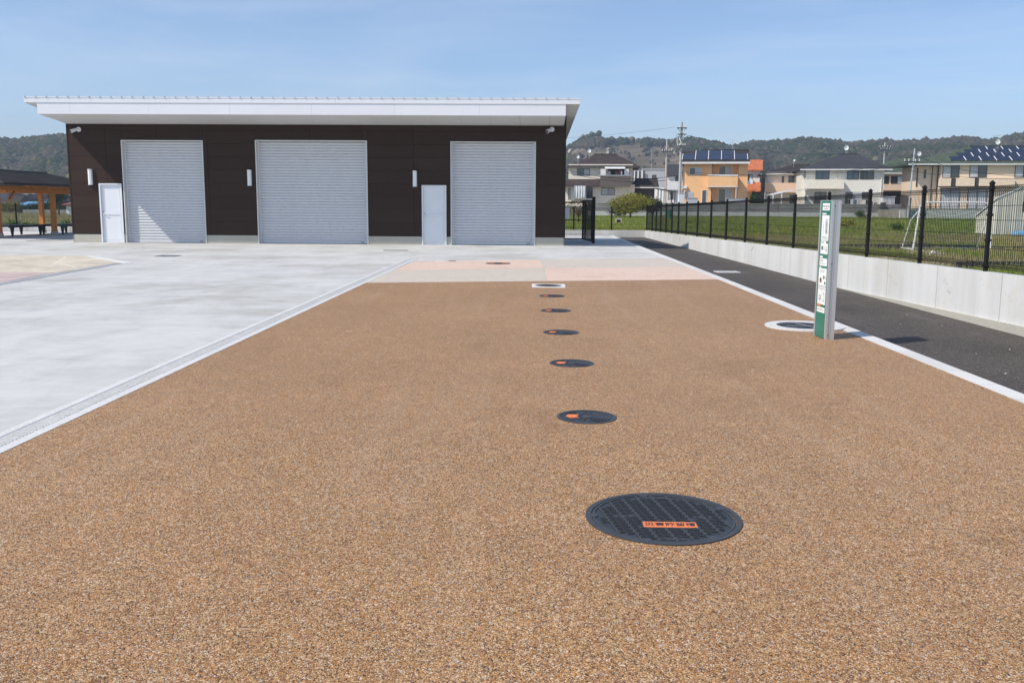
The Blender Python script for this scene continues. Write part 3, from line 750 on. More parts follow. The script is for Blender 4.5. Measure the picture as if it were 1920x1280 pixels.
for a in (25, 100, 178, 250, 305):
    t = R_(a); q = (math.cos(t)*(RO-.038), math.sin(t)*(RO-.038)); obj('lug', MB().disc(q[0], q[1], .024, .006, .0105, 14), M['iron_edge'], cv)
pl = obj('orange_plate', MB().box(-.107, .143, -.147, -.073, .006, .0105), M['orange'], cv)
obj('plate_border', MB().box(-.114, .150, -.156, -.147, .006, .0095).box(-.114, .150, -.073, -.066, .006, .0095).box(-.114, -.107, -.147, -.073, .006, .0095).box(.143, .150, -.147, -.073, .006, .0095), M['iron_edge'], cv)
letters('災害貯留槽', .048, M['ink'], pl, (.018, -.110, .0108))
for y0 in (-.305, .285): obj('maker_strip', MB().box(-.065, .065, y0, y0+.022, .006, .0088), M['iron_edge'], cv)
# small covers
def small_cover(c, label, R0=.21, group=None):
    t = thing('manhole_cover', label, 'manhole cover', (c.x, c.y, 0), R_(-6), group)
    obj('frame', MB().ring(0, 0, R0-.020, R0, 0, .010, 48), M['iron_edge'], t, world=False)
    cv = obj('cover', MB().disc(0, 0, R0-.022, 0, .0065, 48), M['iron'], t, world=False)
    ri = MB()
    for k in range(5):
        r = .055+k*.026
        ri.ring(0, 0, r, r+.011, .0065, .0105, 20, -1.15, 1.15)
        if k != 2: ri.ring(0, 0, r, r+.010, .0065, .0105, 16, math.pi-.95, math.pi+.95)
    obj('raised_arc', ri, M['iron_edge'], cv)
    ri = None
    for k in range(26):
        ri = MB(); a = random.choice((-1, 1))*random.uniform(1.25, 2.0); r = random.uniform(.05, R0-.05); ri.disc(r*math.cos(a), r*math.sin(a), .007, .0065, .010, 6)
        obj('raised_stud', ri, M['iron_edge'], cv)
    obj('boss', MB().disc(0, 0, .04, .0065, .0108, 20), M['iron_edge'], cv)
    pp = [(-.148, 0), (-.135, .03), (-.105, .045), (-.055, .040), (-.075, 0), (-.055, -.040), (-.105, -.045), (-.135, -.03)]
    obj('orange_plate', MB().prism(pp[::-1], .0065, .0118), M['orange'], cv)
    for hb_ in ((-R0+.022, -R0+.06, -.007, .007), (.075, .105, .155, .172), (.075, .105, -.172, -.155)): obj('key_hole', MB().box(*hb_, .0066, .0072), M['hole'], cv)
    return t
pts = [(1100, 783), (1072, 682), (1052, 624), (1042, 583), (1035, 555.5)]
labs = ['small black cover with orange mark, next to the large manhole cover', 'small black cover with orange mark, second in line after the large manhole cover',
        'small black cover with orange mark, midway along the row of five', 'small black cover with orange mark, fourth in line after the large manhole cover', 'small black cover with orange mark, next to the white-framed square cover']
for (px, py), lb in zip(pts, labs): small_cover(G(px, py), lb, group='small covers in a row along the brown paving')
# square white frame with a round lid
c = G(1028.5, 537); t = thing('manhole_cover', 'round dark lid in a white square frame on brown paving', 'manhole cover', (c.x, c.y, 0), 0)
fr_ = MB(); a = .30; n = 40
for k in range(4):
    ca, sa = math.cos(k*math.pi/2), math.sin(k*math.pi/2); q = [(a, -a), (a, a)] 
    arc = [(.25*math.cos(math.pi/4-math.pi/2*i/10), .25*math.sin(math.pi/4-math.pi/2*i/10)) for i in range(11)]
    fr_.prism([(x*ca-y_*sa, x*sa+y_*ca) for x, y_ in [(a, -a), (a, a)]+arc], 0, .02)
obj('frame', fr_, M['white'], t, world=False)
cv = obj('lid', MB().disc(0, 0, .247, 0, .016, 40), M['iron'], t, world=False)
obj('raised_arc', MB().ring(0, 0, .20, .22, .016, .020, 36).ring(0, 0, .13, .15, .016, .020, 30).disc(0, 0, .05, .016, .02, 16), M['iron_edge'], cv)
# ring by the sign
c = G(1508, 613); t = thing('manhole_cover', 'dark manhole cover in a wide white concrete ring behind the sign pillar', 'manhole cover', (c.x, c.y, 0), .3)
obj('concrete_ring', MB().ring(0, 0, .335, .475, 0, .022, 64), M['kerb'], t, world=False)
cv = obj('cover', MB().disc(0, 0, .332, 0, .014, 56), M['iron'], t, world=False)
m_ = MB()
for k in range(90):
    a, r = random.uniform(0, 6.28), math.sqrt(random.random())*.29; x, yv = r*math.cos(a), r*math.sin(a); b = random.choice((0, 1))
    m_.box(x-(.03 if b else .006), x+(.03 if b else .006), yv-(.006 if b else .03), yv+(.006 if b else .03), .014, .0178+random.random()*.0006)
obj('raised_pattern', m_, M['iron_edge'], cv)
m_ = MB(); m_.prism([(-.25, -.012), (.25, -.004), (.25, .006), (-.25, .0)], .0179, .0195); m_.prism([(.02, -.2), (.035, -.2), (.02, .22), (.005, .22)], .0195, .021)
obj('raised_cross', m_, M['frame_alu'], cv)
# far cover in the peach panel
c = G(934, 494.5); t = thing('manhole_cover', 'dark cover with orange marks in the peach coloured panel', 'manhole cover', (c.x, c.y, 0), 0)
obj('frame', MB().ring(0, 0, .285, .31, .006, .014, 40), M['iron_edge'], t, world=False); cv = obj('cover', MB().disc(0, 0, .284, .0, .012, 40), M['iron'], t, world=False)
for s in (-1, 1): obj('orange_mark', MB().box(s*.15-.05, s*.15+.05, -.14, .14, .012, .015), M['orange_dark'], cv)
obj('raised_bar', MB().box(-.02, .02, -.24, .24, .012, .016).box(-.09, -.075, -.24, .24, .012, .015).box(.075, .09, -.24, .24, .012, .015), M['iron_edge'], cv)
def flat_cover(name, label, cat, px, py, wx_, wy_, mat, mat2, z=0, holes=0, rz=0):
    c = G(px, py, z); t = thing(name, label, cat, (c.x, c.y, z), rz)
    obj('frame', MB().box(-wx_/2, wx_/2, -wy_/2, -wy_/2+.03, 0, .01).box(-wx_/2, wx_/2, wy_/2-.03, wy_/2, 0, .01).box(-wx_/2, -wx_/2+.03, -wy_/2+.03, wy_/2-.03, 0, .01).box(wx_/2-.03, wx_/2, -wy_/2+.03, wy_/2-.03, 0, .01), mat, t, world=False)
    cv = obj('lid', MB().box(-wx_/2+.032, wx_/2-.032, -wy_/2+.032, wy_/2-.032, 0, .009), mat2, t, world=False)
    if holes:
        for hx, hy in ((-.08, 0), (.12, .02)): obj('key_hole', MB().disc(hx, hy, .02, .009, .0105, 10), M['hole'], cv)
    return t
flat_cover('utility_cover', 'small bright white square cover set in the asphalt path', 'utility cover', 1363, 510, .54, .42, M['white'], M['pvc'], za(22), 1, .1)
flat_cover('utility_cover', 'worn grey cover set in the shaded asphalt by the far wall', 'utility cover', 1193, 459.5, .5, .5, M['iron_edge'], M['slate'], za(36))
flat_cover('utility_cover', 'small white plate at the far edge of the peach panel', 'utility cover', 825.5, 490, .26, .12, M['white'], M['white'], .006)
flat_cover('utility_cover', 'small grey plate at the far edge of the peach panel', 'utility cover', 848, 489.6, .18, .12, M['iron_edge'], M['slate'], .006)
def drain(label, px, py, wx_, wy_):
    c = G(px, py); t = thing('drain_grate', label, 'drain grate', (c.x, c.y, 0))
    obj('frame', MB().box(-wx_/2, wx_/2, -wy_/2, -wy_/2+.03, 0, .008).box(-wx_/2, wx_/2, wy_/2-.03, wy_/2, 0, .008).box(-wx_/2, -wx_/2+.03, -wy_/2+.03, wy_/2-.03, 0, .008).box(wx_/2-.03, wx_/2, -wy_/2+.03, wy_/2-.03, 0, .008), M['iron_edge'], t, world=False)
    obj('pit', MB().box(-wx_/2+.03, wx_/2-.03, -wy_/2+.03, wy_/2-.03, 0, .002), M['hole'], t, world=False)
    n = int(wx_/.04)
    for k in range(1, n): x = -wx_/2+.02+(wx_-.04)*k/n; obj('bar', MB().box(x-.008, x+.008, -wy_/2+.03, wy_/2-.03, .002, .008), M['slate'], t, world=False)
drain('grey steel drain grate in the concrete before the sunlit shutter', 316, 480, .55, .55)
drain('narrow dark drain slot in the concrete before the widest shutter', 742, 469.5, .75, .3)
# litter on the paving: small pale chips
for k, (px, py) in enumerate(((1700, 590), (1688, 607), (1766, 610), (1830, 663), (1893, 655), (1690, 560), (1885, 700), (1600, 545))):
    c = G(px, py, -.1); s = .006+.005*random.random()
    m_ = MB().add([(c.x-s, c.y-s*.6, -.1), (c.x+s, c.y-s*.8, -.1), (c.x+s*.7, c.y+s, -.1), (c.x-s*.6, c.y+s*.7, -.1), (c.x, c.y, -.1+s*.8)], [(0,1,4), (1,2,4), (2,3,4), (3,0,4)])
    tag(obj('stone_chip', m_, M['white']), 'tiny white stone chip lying on the asphalt path', 'stone', 'white stone chips on the asphalt')

# ------------------------------------------------------------------ the sign pillar
a0 = G(1527, 629.5); a1 = G(1545, 636.5); dv = (a1-a0); wdt = .32; dv.normalize(); ang = math.atan2(dv.y, dv.x)
sp = thing('sign_pillar', 'slim green and white information pillar with aluminium sides by the white kerb', 'sign', (a0.x, a0.y, 0), ang)
SH = D(1559, 376, a1.y).z
# local: x runs along the board towards the camera, +y is behind the board (to the right), board face at y=0 facing -y
TH = .085
obj('board', MB().box(.012, wdt-.012, -.004, TH-.01, .012, SH-.004), M['green'], sp, world=False)
for x0, x1 in ((0, .012), (wdt-.012, wdt)):
    ex = MB()
    if x0 == 0: ex.box(-.014, .012, -.008, TH, 0, SH)
    else:
        ex.box(wdt-.012, wdt+.012, -.008, .018, 0, SH).box(wdt-.012, wdt+.012, TH-.018, TH+.012, 0, SH).box(wdt-.012, wdt-.004, .018, TH-.018, 0, SH)
        ex.box(wdt-.004, wdt+.006, .040, .046, 0, SH)
    obj('aluminium_post', ex, M['alu'], sp, world=False)
obj('top_cap', MB().box(-.014, wdt+.004, .0, TH, SH-.004, SH+.003), M['alu'], sp, world=False)
obj('back_panel', MB().box(.012, wdt-.012, TH-.01, TH+.004, .012, SH-.004), M['alu'], sp, world=False)
for z in (.05, SH*.55, SH-.06): obj('screw', MB().tube((wdt-.004, .03, z), (wdt+.002, .03, z), .006, 8), M['darkgrey'], sp, world=False)
def zf(py): return SH*(636.5-py)/(636.5-376)      # height on the near edge of the board
def plate(x0, x1, py0, py1, mat='white'):
    x0, x1 = .10+.80*x0, .10+.80*x1
    return obj('notice_panel', MB().box(x0*wdt, x1*wdt, -.0062, -.0035, zf(py1), zf(py0)), M[mat], sp, world=False)
def onp(parent, m_, mat='ink'): return obj('print', m_, M[mat], parent, world=False)
def rect(m_, x0, x1, py0, py1):
    x0, x1 = .10+.80*x0, .10+.80*x1
    return m_.box(x0*wdt, x1*wdt, -.0070, -.0060, zf(py1), zf(py0))
def lines(m_, x0, x1, py0, n, dp, hh=.8):
    for k in range(n):
        x = x0
        while x < x1-.04:
            l = random.uniform(.04, .14); rect(m_, x, min(x+l, x1), py0+k*dp, py0+k*dp+hh); x += l+.025
    return m_
p1 = plate(.10, .90, 381, 394.5); letters('マンホールトイレ', .025, M['ink'], p1, (wdt*.5, -.0072, zf(387)), (R_(90), 0, 0), .98); onp(p1, lines(MB(), .25, .75, 391, 1, 1))
plate(.10, .55, 399.5, 402.3)
p2 = plate(.10, .93, 403.5, 450.5)
m_ = MB(); rect(m_, .55, .78, 416, 434); m_.prism([], 0, 0) if False else None
rect(m_, .60, .73, 411, 416); rect(m_, .63, .70, 409.5, 411); rect(m_, .52, .82, 434, 436); rect(m_, .60, .73, 436, 439); rect(m_, .32, .36, 414, 417); rect(m_, .30, .33, 420, 436); rect(m_, .36, .40, 437, 439)
onp(p2, m_, 'slate'); onp(p2, lines(MB(), .2, .85, 443.5, 2, 3))
m_ = MB(); rect(m_, .6, .73, 425, 430); onp(p2, m_, 'white')
p3 = plate(.10, .93, 451.3, 476); m_ = MB(); rect(m_, .72, .93, 452, 455.5); onp(p3, m_); onp(p3, lines(MB(), .14, .5, 453, 2, 2.2, .6))
def dot(parent, x, py, r, mat='darkgrey'):
    x = .10+.80*x; obj('print', MB().tube((x*wdt, -.0058, zf(py)), (x*wdt, -.0072, zf(py)), r, 20), M[mat], parent, world=False)
dot(p3, .3, 465, .024); dot(p3, .75, 468.5, .018, 'slate'); dot(p3, .75, 468.2, .0001)
m_ = MB(); rect(m_, .74, .77, 461, 466); onp(p3, m_); onp(p3, lines(MB(), .45, .6, 462, 2, 4, .7))
plate(.08, .40, 480, 483.5); p4 = plate(.08, .93, 484.5, 498.5); onp(p4, lines(MB(), .14, .5, 487, 2, 2.5, .8)); onp(p4, lines(MB(), .14, .7, 494, 1, 2.5, .8))
plate(.10, .28, 500, 502); p5 = plate(.06, .95, 503, 536.5); onp(p5, lines(MB(), .2, .8, 507, 2, 3, .6))
dot(p5, .32, 526, .030, 'rust'); dot(p5, .68, 520, .022, 'rust'); dot(p5, .82, 530.5, .018, 'darkgrey'); m_ = MB(); rect(m_, .88, .92, 518, 522); rect(m_, .5, .52, 503, 506); onp(p5, m_)
p6 = plate(.06, .95, 537.6, 571.5); onp(p6, lines(MB(), .1, .9, 540, 2, 2.4, .6)); dot(p6, .32, 559, .030, 'darkgrey')
obj('print', MB().tube((.356*wdt, -.0070, zf(558.5)), (.356*wdt, -.0076, zf(558.5)), .019, 18), M['white'], p6, world=False)
m_ = MB(); rect(m_, .70, .82, 550, 566); rect(m_, .73, .79, 547.5, 550); rect(m_, .5, .51, 537.6, 571.5); onp(p6, m_, 'slate'); m_ = MB().box(.676*wdt, .74*wdt, -.0076, -.0070, zf(562), zf(552)); onp(p6, m_, 'white')
plate(.05, .45, 570.5, 575.5, 'orange'); p7 = plate(.05, .95, 577, 587); onp(p7, lines(MB(), .1, .85, 580, 2, 2.4, .6))
#PART3
# ------------------------------------------------------------------ timber shelter and benches on the left
def hip(mb_, x0, x1, y0, y1, ze, r0, r1, zr, th=.12, axis='x'):
    """solid hip roof: eave rectangle, ridge between r0 and r1 along the given axis"""
    if axis == 'x': ra, rb_ = (r0, (y0+y1)/2, zr), (r1, (y0+y1)/2, zr)
    else: ra, rb_ = ((x0+x1)/2, r0, zr), ((x0+x1)/2, r1, zr)
    v = [(x0,y0,ze-th), (x1,y0,ze-th), (x1,y1,ze-th), (x0,y1,ze-th), (x0,y0,ze), (x1,y0,ze), (x1,y1,ze), (x0,y1,ze), ra, rb_]
    f = [(3,2,1,0), (0,1,5,4), (1,2,6,5), (2,3,7,6), (3,0,4,7)]
    f += [(4,5,9,8), (5,6,9), (6,7,8,9), (7,4,8)] if axis == 'x' else [(4,5,8), (5,6,9,8), (6,7,9), (7,4,8,9)]
    return mb_.add(v, f)
pv = thing('timber_shelter', 'open timber shelter with orange-brown posts and dark shingled hip roof', 'shelter', (-21.5, 39, 0))
ex, ex2, ey0, ey1, ze, zr = -19.7, -23.5, 34.25, 42.5, 2.12, 2.66
rfp = obj('roof', hip(MB(), ex2, ex, ey0, ey1, ze, 36.0, 40.7, zr, .05, 'y'), M['shingle'], pv)
xm = (ex+ex2)/2
for sgn, xe in ((1, ex), (-1, ex2)):     # shingle courses on the long slopes
    for k in range(15):
        u0, u1 = k/15, (k+1)/15+.02
        xa = xe+(xm-xe)*u0; xb = xe+(xm-xe)*min(1, u1); za_ = ze+(zr-ze)*u0; zb_ = ze+(zr-ze)*min(1, u1)
        ya0, ya1 = ey0+(36.0-ey0)*u0+.02, ey1-(ey1-40.7)*u0-.02; yb0, yb1 = ey0+(36.0-ey0)*min(1, u1)+.02, ey1-(ey1-40.7)*min(1, u1)-.02
        obj('shingle_course', MB().hexa([(xa, ya0, za_+.001), (xa, ya1, za_+.001), (xb, yb1, zb_+.001), (xb, yb0, zb_+.001), (xa, ya0, za_+.024), (xa, ya1, za_+.024), (xb, yb1, zb_+.006), (xb, yb0, zb_+.006)]), M['shingle'], rfp)
obj('ridge_cap', MB().box(xm-.1, xm+.1, 35.9, 40.8, zr-.01, zr+.035), M['darkgrey'], rfp)
for a, b in (((ex-.02, ex-.07), (ey0, ey1)), ((ex2+.07, ex2+.02), (ey0, ey1))):
    obj('fascia_board', MB().box(min(a), max(a), b[0]+.03, b[1]-.03, ze-.085, ze-.051), M['darkgrey'], pv)
# rafters under the right eave
rm = MB().hexa([(ex-.08, 0, ze-.155), (ex-.08, .09, ze-.155), (xm, .09, zr-.17), (xm, 0, zr-.17), (ex-.08, 0, ze-.052), (ex-.08, .09, ze-.052), (xm, .09, zr-.065), (xm, 0, zr-.065)]).mesh('rafter'); fix_normals(rm); rm.materials.append(M['wood'])
y = 36.1
while y < 40.6: obj('rafter', rm, None, pv, loc=(0, y, 0)); y += .48
posts = [(-20.85, 35.7), (-20.35, 38.9), (-22.4, 41.8), (-22.7, 35.7), (-20.35, 41.8)]
PB = 1.86
for x, y in posts:
    p = obj('post', MB().box(x-.088, x+.088, y-.088, y+.088, .17, PB), M['wood'], pv)
    obj('footing', MB().tube((x, y, 0), (x, y, .20),   .16, 16, .14), M['plinth'], p)
for x in (-20.35, -22.7): obj('beam', MB().box(x-.07, x+.07, 34.7, 42.0, PB-.01, PB+.15), M['wood'], pv)
for y in (35.7, 38.9, 41.8): obj('tie_beam', MB().box(-22.62, -20.43, y-.06, y+.06, PB-.10, PB+.06), M['wood'], pv)
obj('brace', MB().hexa([(-20.5, 35.82, 1.4), (-20.42, 35.82, 1.4), (-20.42, 36.35, PB-.02), (-20.5, 36.35, PB-.02), (-20.5, 35.82, 1.5), (-20.42, 35.82, 1.5), (-20.42, 36.25, PB-.02), (-20.5, 36.25, PB-.02)]), M['wood'], pv)
def bench(label, c, l, rz, w_=.42):
    t = thing('bench', label, 'bench', c, rz, 'dark benches under the shelter'); h = .40
    for k in range(8): y0 = -w_/2+k*w_/8; obj('seat_slat', MB().box(-l/2, l/2, y0+.006, y0+w_/8-.006, h, h+.035), M['benchwood'], t, world=False)
    obj('seat_frame', MB().box(-l/2+.02, l/2-.02, -w_/2+.03, -w_/2+.07, h-.06, h).box(-l/2+.02, l/2-.02, w_/2-.07, w_/2-.03, h-.06, h), M['benchwood'], t, world=False)
    for sx in (-1, 1):
        for sy in (-1, 1):
            x = sx*(l/2-.22); yy = sy*(w_/2-.06)
            obj('leg', MB().hexa([(x-.028, yy-.025, 0), (x+.028, yy-.025, 0), (x+.028, yy+.025, 0), (x-.028, yy+.025, 0), (x-.10, yy-.025, h-.06), (x+.10, yy-.025, h-.06), (x+.10, yy+.025, h-.06), (x-.10, yy+.025, h-.06)]).box(x-.028, x+.028, yy-.024, yy+.024, 0, h-.06), M['benchwood'], t, world=False)
b1 = G(37, 442); b2 = G(117, 439.5)
bench('dark slatted bench under the shelter, between two orange-brown posts', (b1.x-.05, b1.y-.1, .02), 2.1, R_(80), 1.05)
bench('dark slatted bench under the shelter, beside the garage corner', (b2.x+.05, b2.y+.1, .02), 2.1, R_(85), 1.0)

# ------------------------------------------------------------------ leaves, trees, grass
def fast_mesh(name, V, T, mat):
    me = bpy.data.meshes.new(name); V = np.asarray(V, np.float32); T = np.asarray(T, np.int32); k = T.shape[1]
    me.vertices.add(len(V)); me.vertices.foreach_set('co', V.ravel()); me.loops.add(T.size); me.loops.foreach_set('vertex_index', T.ravel())
    me.polygons.add(len(T)); me.polygons.foreach_set('loop_start', np.arange(0, T.size, k, dtype=np.int32)); me.update(calc_edges=True); me.validate()
    me.materials.append(mat); return me
rng = np.random.default_rng(3)
def leaf_cloud(centres, size, asp=.55, droop=.0):
    """one small folded leaf (a quad) at every centre, turned at random"""
    n = len(centres); a = rng.normal(size=(n, 3)); a /= np.linalg.norm(a, axis=1)[:, None]; b = rng.normal(size=(n, 3)); b -= (b*a).sum(1)[:, None]*a; b /= np.linalg.norm(b, axis=1)[:, None]
    s = size*rng.uniform(.6, 1.3, n)[:, None]
    V = np.stack([centres-a*s, centres-b*s*asp, centres+a*s, centres+b*s*asp], 1).reshape(-1, 3)
    return V, np.arange(4*n).reshape(n, 4)
def clumps(c, r, k, n, rr=.35, flat=1.0, shell=.55):
    """n leaf centres in k clumps spread through an ellipsoid c, r"""
    cc = rng.normal(size=(k, 3)); cc /= np.linalg.norm(cc, axis=1)[:, None]; cc *= (rng.uniform(shell, 1, k)**.7)[:, None]
    idx = rng.integers(0, k, n); sc_ = rng.uniform(.6, 1.3, k)
    p = rng.normal(size=(n, 3))*.55; d = np.linalg.norm(p, axis=1); p = p/np.maximum(d, 1e-6)[:, None]*np.minimum(d, 1.2)[:, None]
    return np.array(c)+(cc[idx]*(1-rr)+p*rr*sc_[idx][:, None])*np.array(r)
M['bark'] = plain('bark', (.09,.065,.045), .9, .3, 6)
def tree(name, label, cat, base, h, r, mat, n=2500, k=28, leaf=.10, trunk=.08, ch=None, group=None, rr=.35, low=.25, limbs=7):
    t = thing(name, label, cat, base, 0, group); b = Vector(base)
    zc = h*(low+1)/2; rz_ = h*(1-low)/2
    m_ = MB(); top = b+Vector((0, 0, h*(low+.15))); m_.tube(b-Vector((0, 0, .1)), top, trunk, 8, trunk*.7)
    for i in range(limbs):
        a = i*2.4; e = b+Vector((math.cos(a)*r*.7, math.sin(a)*r*.7, zc+rz_*(.1+.6*random.random()))); mid = top.lerp(e, .5)+Vector((0, 0, .1*h*random.random()))
        m_.tube(top-Vector((0, 0, trunk)), mid, trunk*.55, 6, trunk*.35); m_.tube(mid, e, trunk*.35, 5, trunk*.1)
    obj('trunk', m_, M['bark'], t)
    C = clumps((base[0], base[1], base[2]+zc), (r, r, rz_), k, n, rr)
    V, T = leaf_cloud(C, leaf); obj('crown', fast_mesh('crown', V, T, mat), None, t)
    return t
M['olive'] = m_leaf('olive_leaves', [(.15,.15,.018), (.25,.23,.03), (.31,.27,.045), (.11,.12,.02)])
M['deep'] = m_leaf('deep_green_leaves', [(.015,.035,.010), (.03,.06,.016), (.05,.08,.02)])
M['mid'] = m_leaf('mid_green_leaves', [(.045,.10,.018), (.09,.16,.03), (.13,.19,.04)])
M['sparse'] = m_leaf('spring_leaves', [(.16,.13,.03), (.28,.16,.05), (.12,.13,.03)])
M['grassg'] = m_leaf('green_grass', [(.13,.21,.03), (.20,.29,.04), (.26,.32,.06), (.32,.33,.11)], .7, .3, 0)
M['grassd'] = m_leaf('dry_grass', [(.28,.23,.09), (.38,.33,.16), (.19,.20,.06), (.46,.41,.26)], .8, .3, 0)
def ground_z(X, Y): return fieldz(X, Y)
def grass(name, label, P, hmin, hmax, wd, mat, blades=7, spread=.10):
    n = len(P); V = []; 
    P = np.repeat(np.asarray(P), blades, 0); m = len(P)
    off = rng.normal(size=(m, 2))*spread; a = rng.uniform(0, 6.283, m); h = rng.uniform(hmin, hmax, m); lean = rng.uniform(.1, .7, m)
    b0 = P.copy(); b0[:, :2] += off; wv = np.stack([np.cos(a), np.sin(a), np.zeros(m)], 1)*wd; la = rng.uniform(0, 6.283, m)
    tip = b0+np.stack([np.cos(la)*h*lean, np.sin(la)*h*lean, h], 1)
    V = np.stack([b0-wv-np.array([0, 0, .03]), b0+wv-np.array([0, 0, .03]), tip], 1).reshape(-1, 3)
    o = obj(name, fast_mesh(name, V, np.arange(3*m).reshape(m, 3), mat), None); return tag(o, label, 'grass', kind='stuff')
def scatter(n, xr, yr, keep):
    out = []
    while len(out) < n:
        x = rng.uniform(*xr); y = rng.uniform(*yr)
        if keep(x, y): out.append((x, y, ground_z(x, y)))
    return out
inview = lambda x, y: (x > wx(y)+.25 if y < 44.2 else x > 0) and x < y*.56+3
nz = lambda x, y, s, o=0: mnoise.noise((x*s, y*s, o))
P = scatter(15000, (0, 60), (32, 100), lambda x, y: inview(x, y) and (y > 44.2 or x > wx(y)+.3) and nz(x, y, .22)*.8+.5*nz(x, y, .07, 5) + (y-43)*.03 > .0)
Py = [p for p in P if nz(p[0], p[1], .35, 12)+.5*nz(p[0], p[1], 1.1, 2) > .05]; P = [p for p in P if not nz(p[0], p[1], .35, 12)+.5*nz(p[0], p[1], 1.1, 2) > .05]
M['grassy'] = m_leaf('yellow_green_grass', [(.24,.26,.04), (.33,.34,.07), (.40,.38,.14), (.20,.24,.03)], .7, .3, 0)
grass('yellow_grass', 'yellowish spring grass in patches across the field', Py, .05, .20, .020, M['grassy'], 8, .16)
grass('field_grass', 'green spring grass covering the far part of the field', P, .06, .24, .020, M['grassg'], 8, .16)
P = scatter(9000, (5, 40), (12, 42), lambda x, y: inview(x, y) and nz(x, y, .5, 4) > -.1)
grass('dry_field_grass', 'thin dry grass on the bare near part of the field', P, .04, .16, .010, M['grassd'], 8, .12)
P = scatter(4500, (6, 16), (12, 30), lambda x, y: inview(x, y) and nz(x, y, .6, 9) > .12)
grass('weed_patches', 'low green weeds in patches on the bare soil behind the fence', P, .03, .13, .014, M['grassg'], 8, .10)
stones = MB()
for k in range(700):
    y = rng.uniform(15, 37); x = rng.uniform(wx(y)+.4, y*.54+2)
    if nz(x, y, .4, 7) < .05: continue
    z = ground_z(x, y); s = rng.uniform(.015, .06)
    stones.add([(x-s, y-s*.7, z-.02), (x+s, y-s*.5, z-.02), (x+s*.6, y+s, z-.02), (x-s*.7, y+s*.8, z-.02), (x+s*.1, y, z+s*.7)], [(0,1,4), (1,2,4), (2,3,4), (3,0,4)])
tag(obj('field_stones', stones, M['plinth']), 'scattered pale stones and rubble on the bare soil', 'stones', kind='stuff')

# ------------------------------------------------------------------ things in the field
# goal
g0 = G(1711, 472, .33); g1 = G(1866, 474, .33); gz = ground_z(g0.x, g0.y)
gl = thing('football_goal', 'white tubular football goal with green net behind the mesh fence', 'goal', ((g0.x+g1.x)/2, g0.y, gz))
ht = D(1735, 379, g0.y).z; xa, xb, yg = g0.x, g1.x, g0.y; dep = .75
def pathr(pts, r=.022):
    m_ = MB()
    for a, b in zip(pts[:-1], pts[1:]): m_.tube(a, b, r, 8)
    for p in pts[1:-1]: m_.sphere(p, r, r, r, 8, 5)
    return m_
ia, ib = xa+.16, xb-.13
obj('goal_post', pathr([(xa, yg, gz-.05), (ia-.05, yg, ht-.12), (ia+.05, yg, ht-.03), (ia+.14, yg, ht)]), M['white'], gl)
obj('goal_post', pathr([(xb, yg, gz-.05), (ib+.05, yg, ht-.12), (ib-.05, yg, ht-.03), (ib-.14, yg, ht)]), M['white'], gl)
obj('crossbar', MB().tube((ia+.13, yg, ht), (ib-.13, yg, ht), .022, 8), M['white'], gl)
for x, xt in ((xa+.02, ia), (xb-.02, ib)):
    obj('back_stay', pathr([(xt, yg, ht-.12), (x, yg+dep*.4, ht*.62+gz*.38), (x, yg+dep, gz+.02), (x, yg, gz+.02)], .016), M['white'], gl)
obj('ground_bar', MB().tube((xa, yg+dep, gz+.03), (xb, yg+dep, gz+.03), .016, 6), M['white'], gl)
M['net'] = plain('green_net', (.02,.12,.06), .7, .1)
m_ = MB(); nxn, nzn = 46, 26
def npt(u, v): return (xa+.04+(xb-xa-.08)*u, yg+dep*(.25+.75*(1-v)**.8), gz+.04+(ht-gz-.08)*v*.9+.02*math.sin(u*9))
for i in range(nxn+1): 
    pts_ = [npt(i/nxn, j/5) for j in range(6)]; m_.path(pts_, .0030, 3)
for j in range(nzn+1): m_.path([npt(i/6, j/nzn) for i in range(7)], .0030, 3)
obj('net', m_, M['net'], gl)
# plastic edging sheets
def edging(label, y, x0, x1):
    z = ground_z(x0, y); m_ = MB(); n = int((x1-x0)/.05); 
    for k in range(n):
        a, b = x0+(x1-x0)*k/n, x0+(x1-x0)*(k+1)/n; ya, yb = y+.012*(-1)**k, y-.012*(-1)**k
        za1, zb1 = ground_z(a, y), ground_z(b, y)
        m_.hexa([(a, ya, za1-.06), (b, yb, zb1-.06), (b, yb+.008, zb1-.06), (a, ya+.008, za1-.06), (a, ya, za1+.13), (b, yb, zb1+.13), (b, yb+.008, zb1+.13), (a, ya+.008, za1+.13)])
    tag(obj('edging_sheet', m_, M['darkgrey']), label, 'edging')
edging('dark corrugated plastic edging strip running past the goal posts', yg+.9, xa-1.6, xb+3)
edging('dark corrugated plastic edging strip close behind the mesh fence', 15.7, 7.0, 10.5)
c = G(1750, 481, .38); m_ = MB().sphere((c.x, c.y, ground_z(c.x, c.y)+.05), .08, .05, .03, 10, 6).sphere((c.x-.06, c.y, ground_z(c.x, c.y)+.03), .04, .035, .045, 8, 5).sphere((c.x-.02, c.y-.01, ground_z(c.x, c.y)+.05), .05, .05, .06, 8, 5)
tag(obj('plastic_bag', m_, M['white']), 'crumpled white plastic bag lying in the grass by the goal', 'bag')

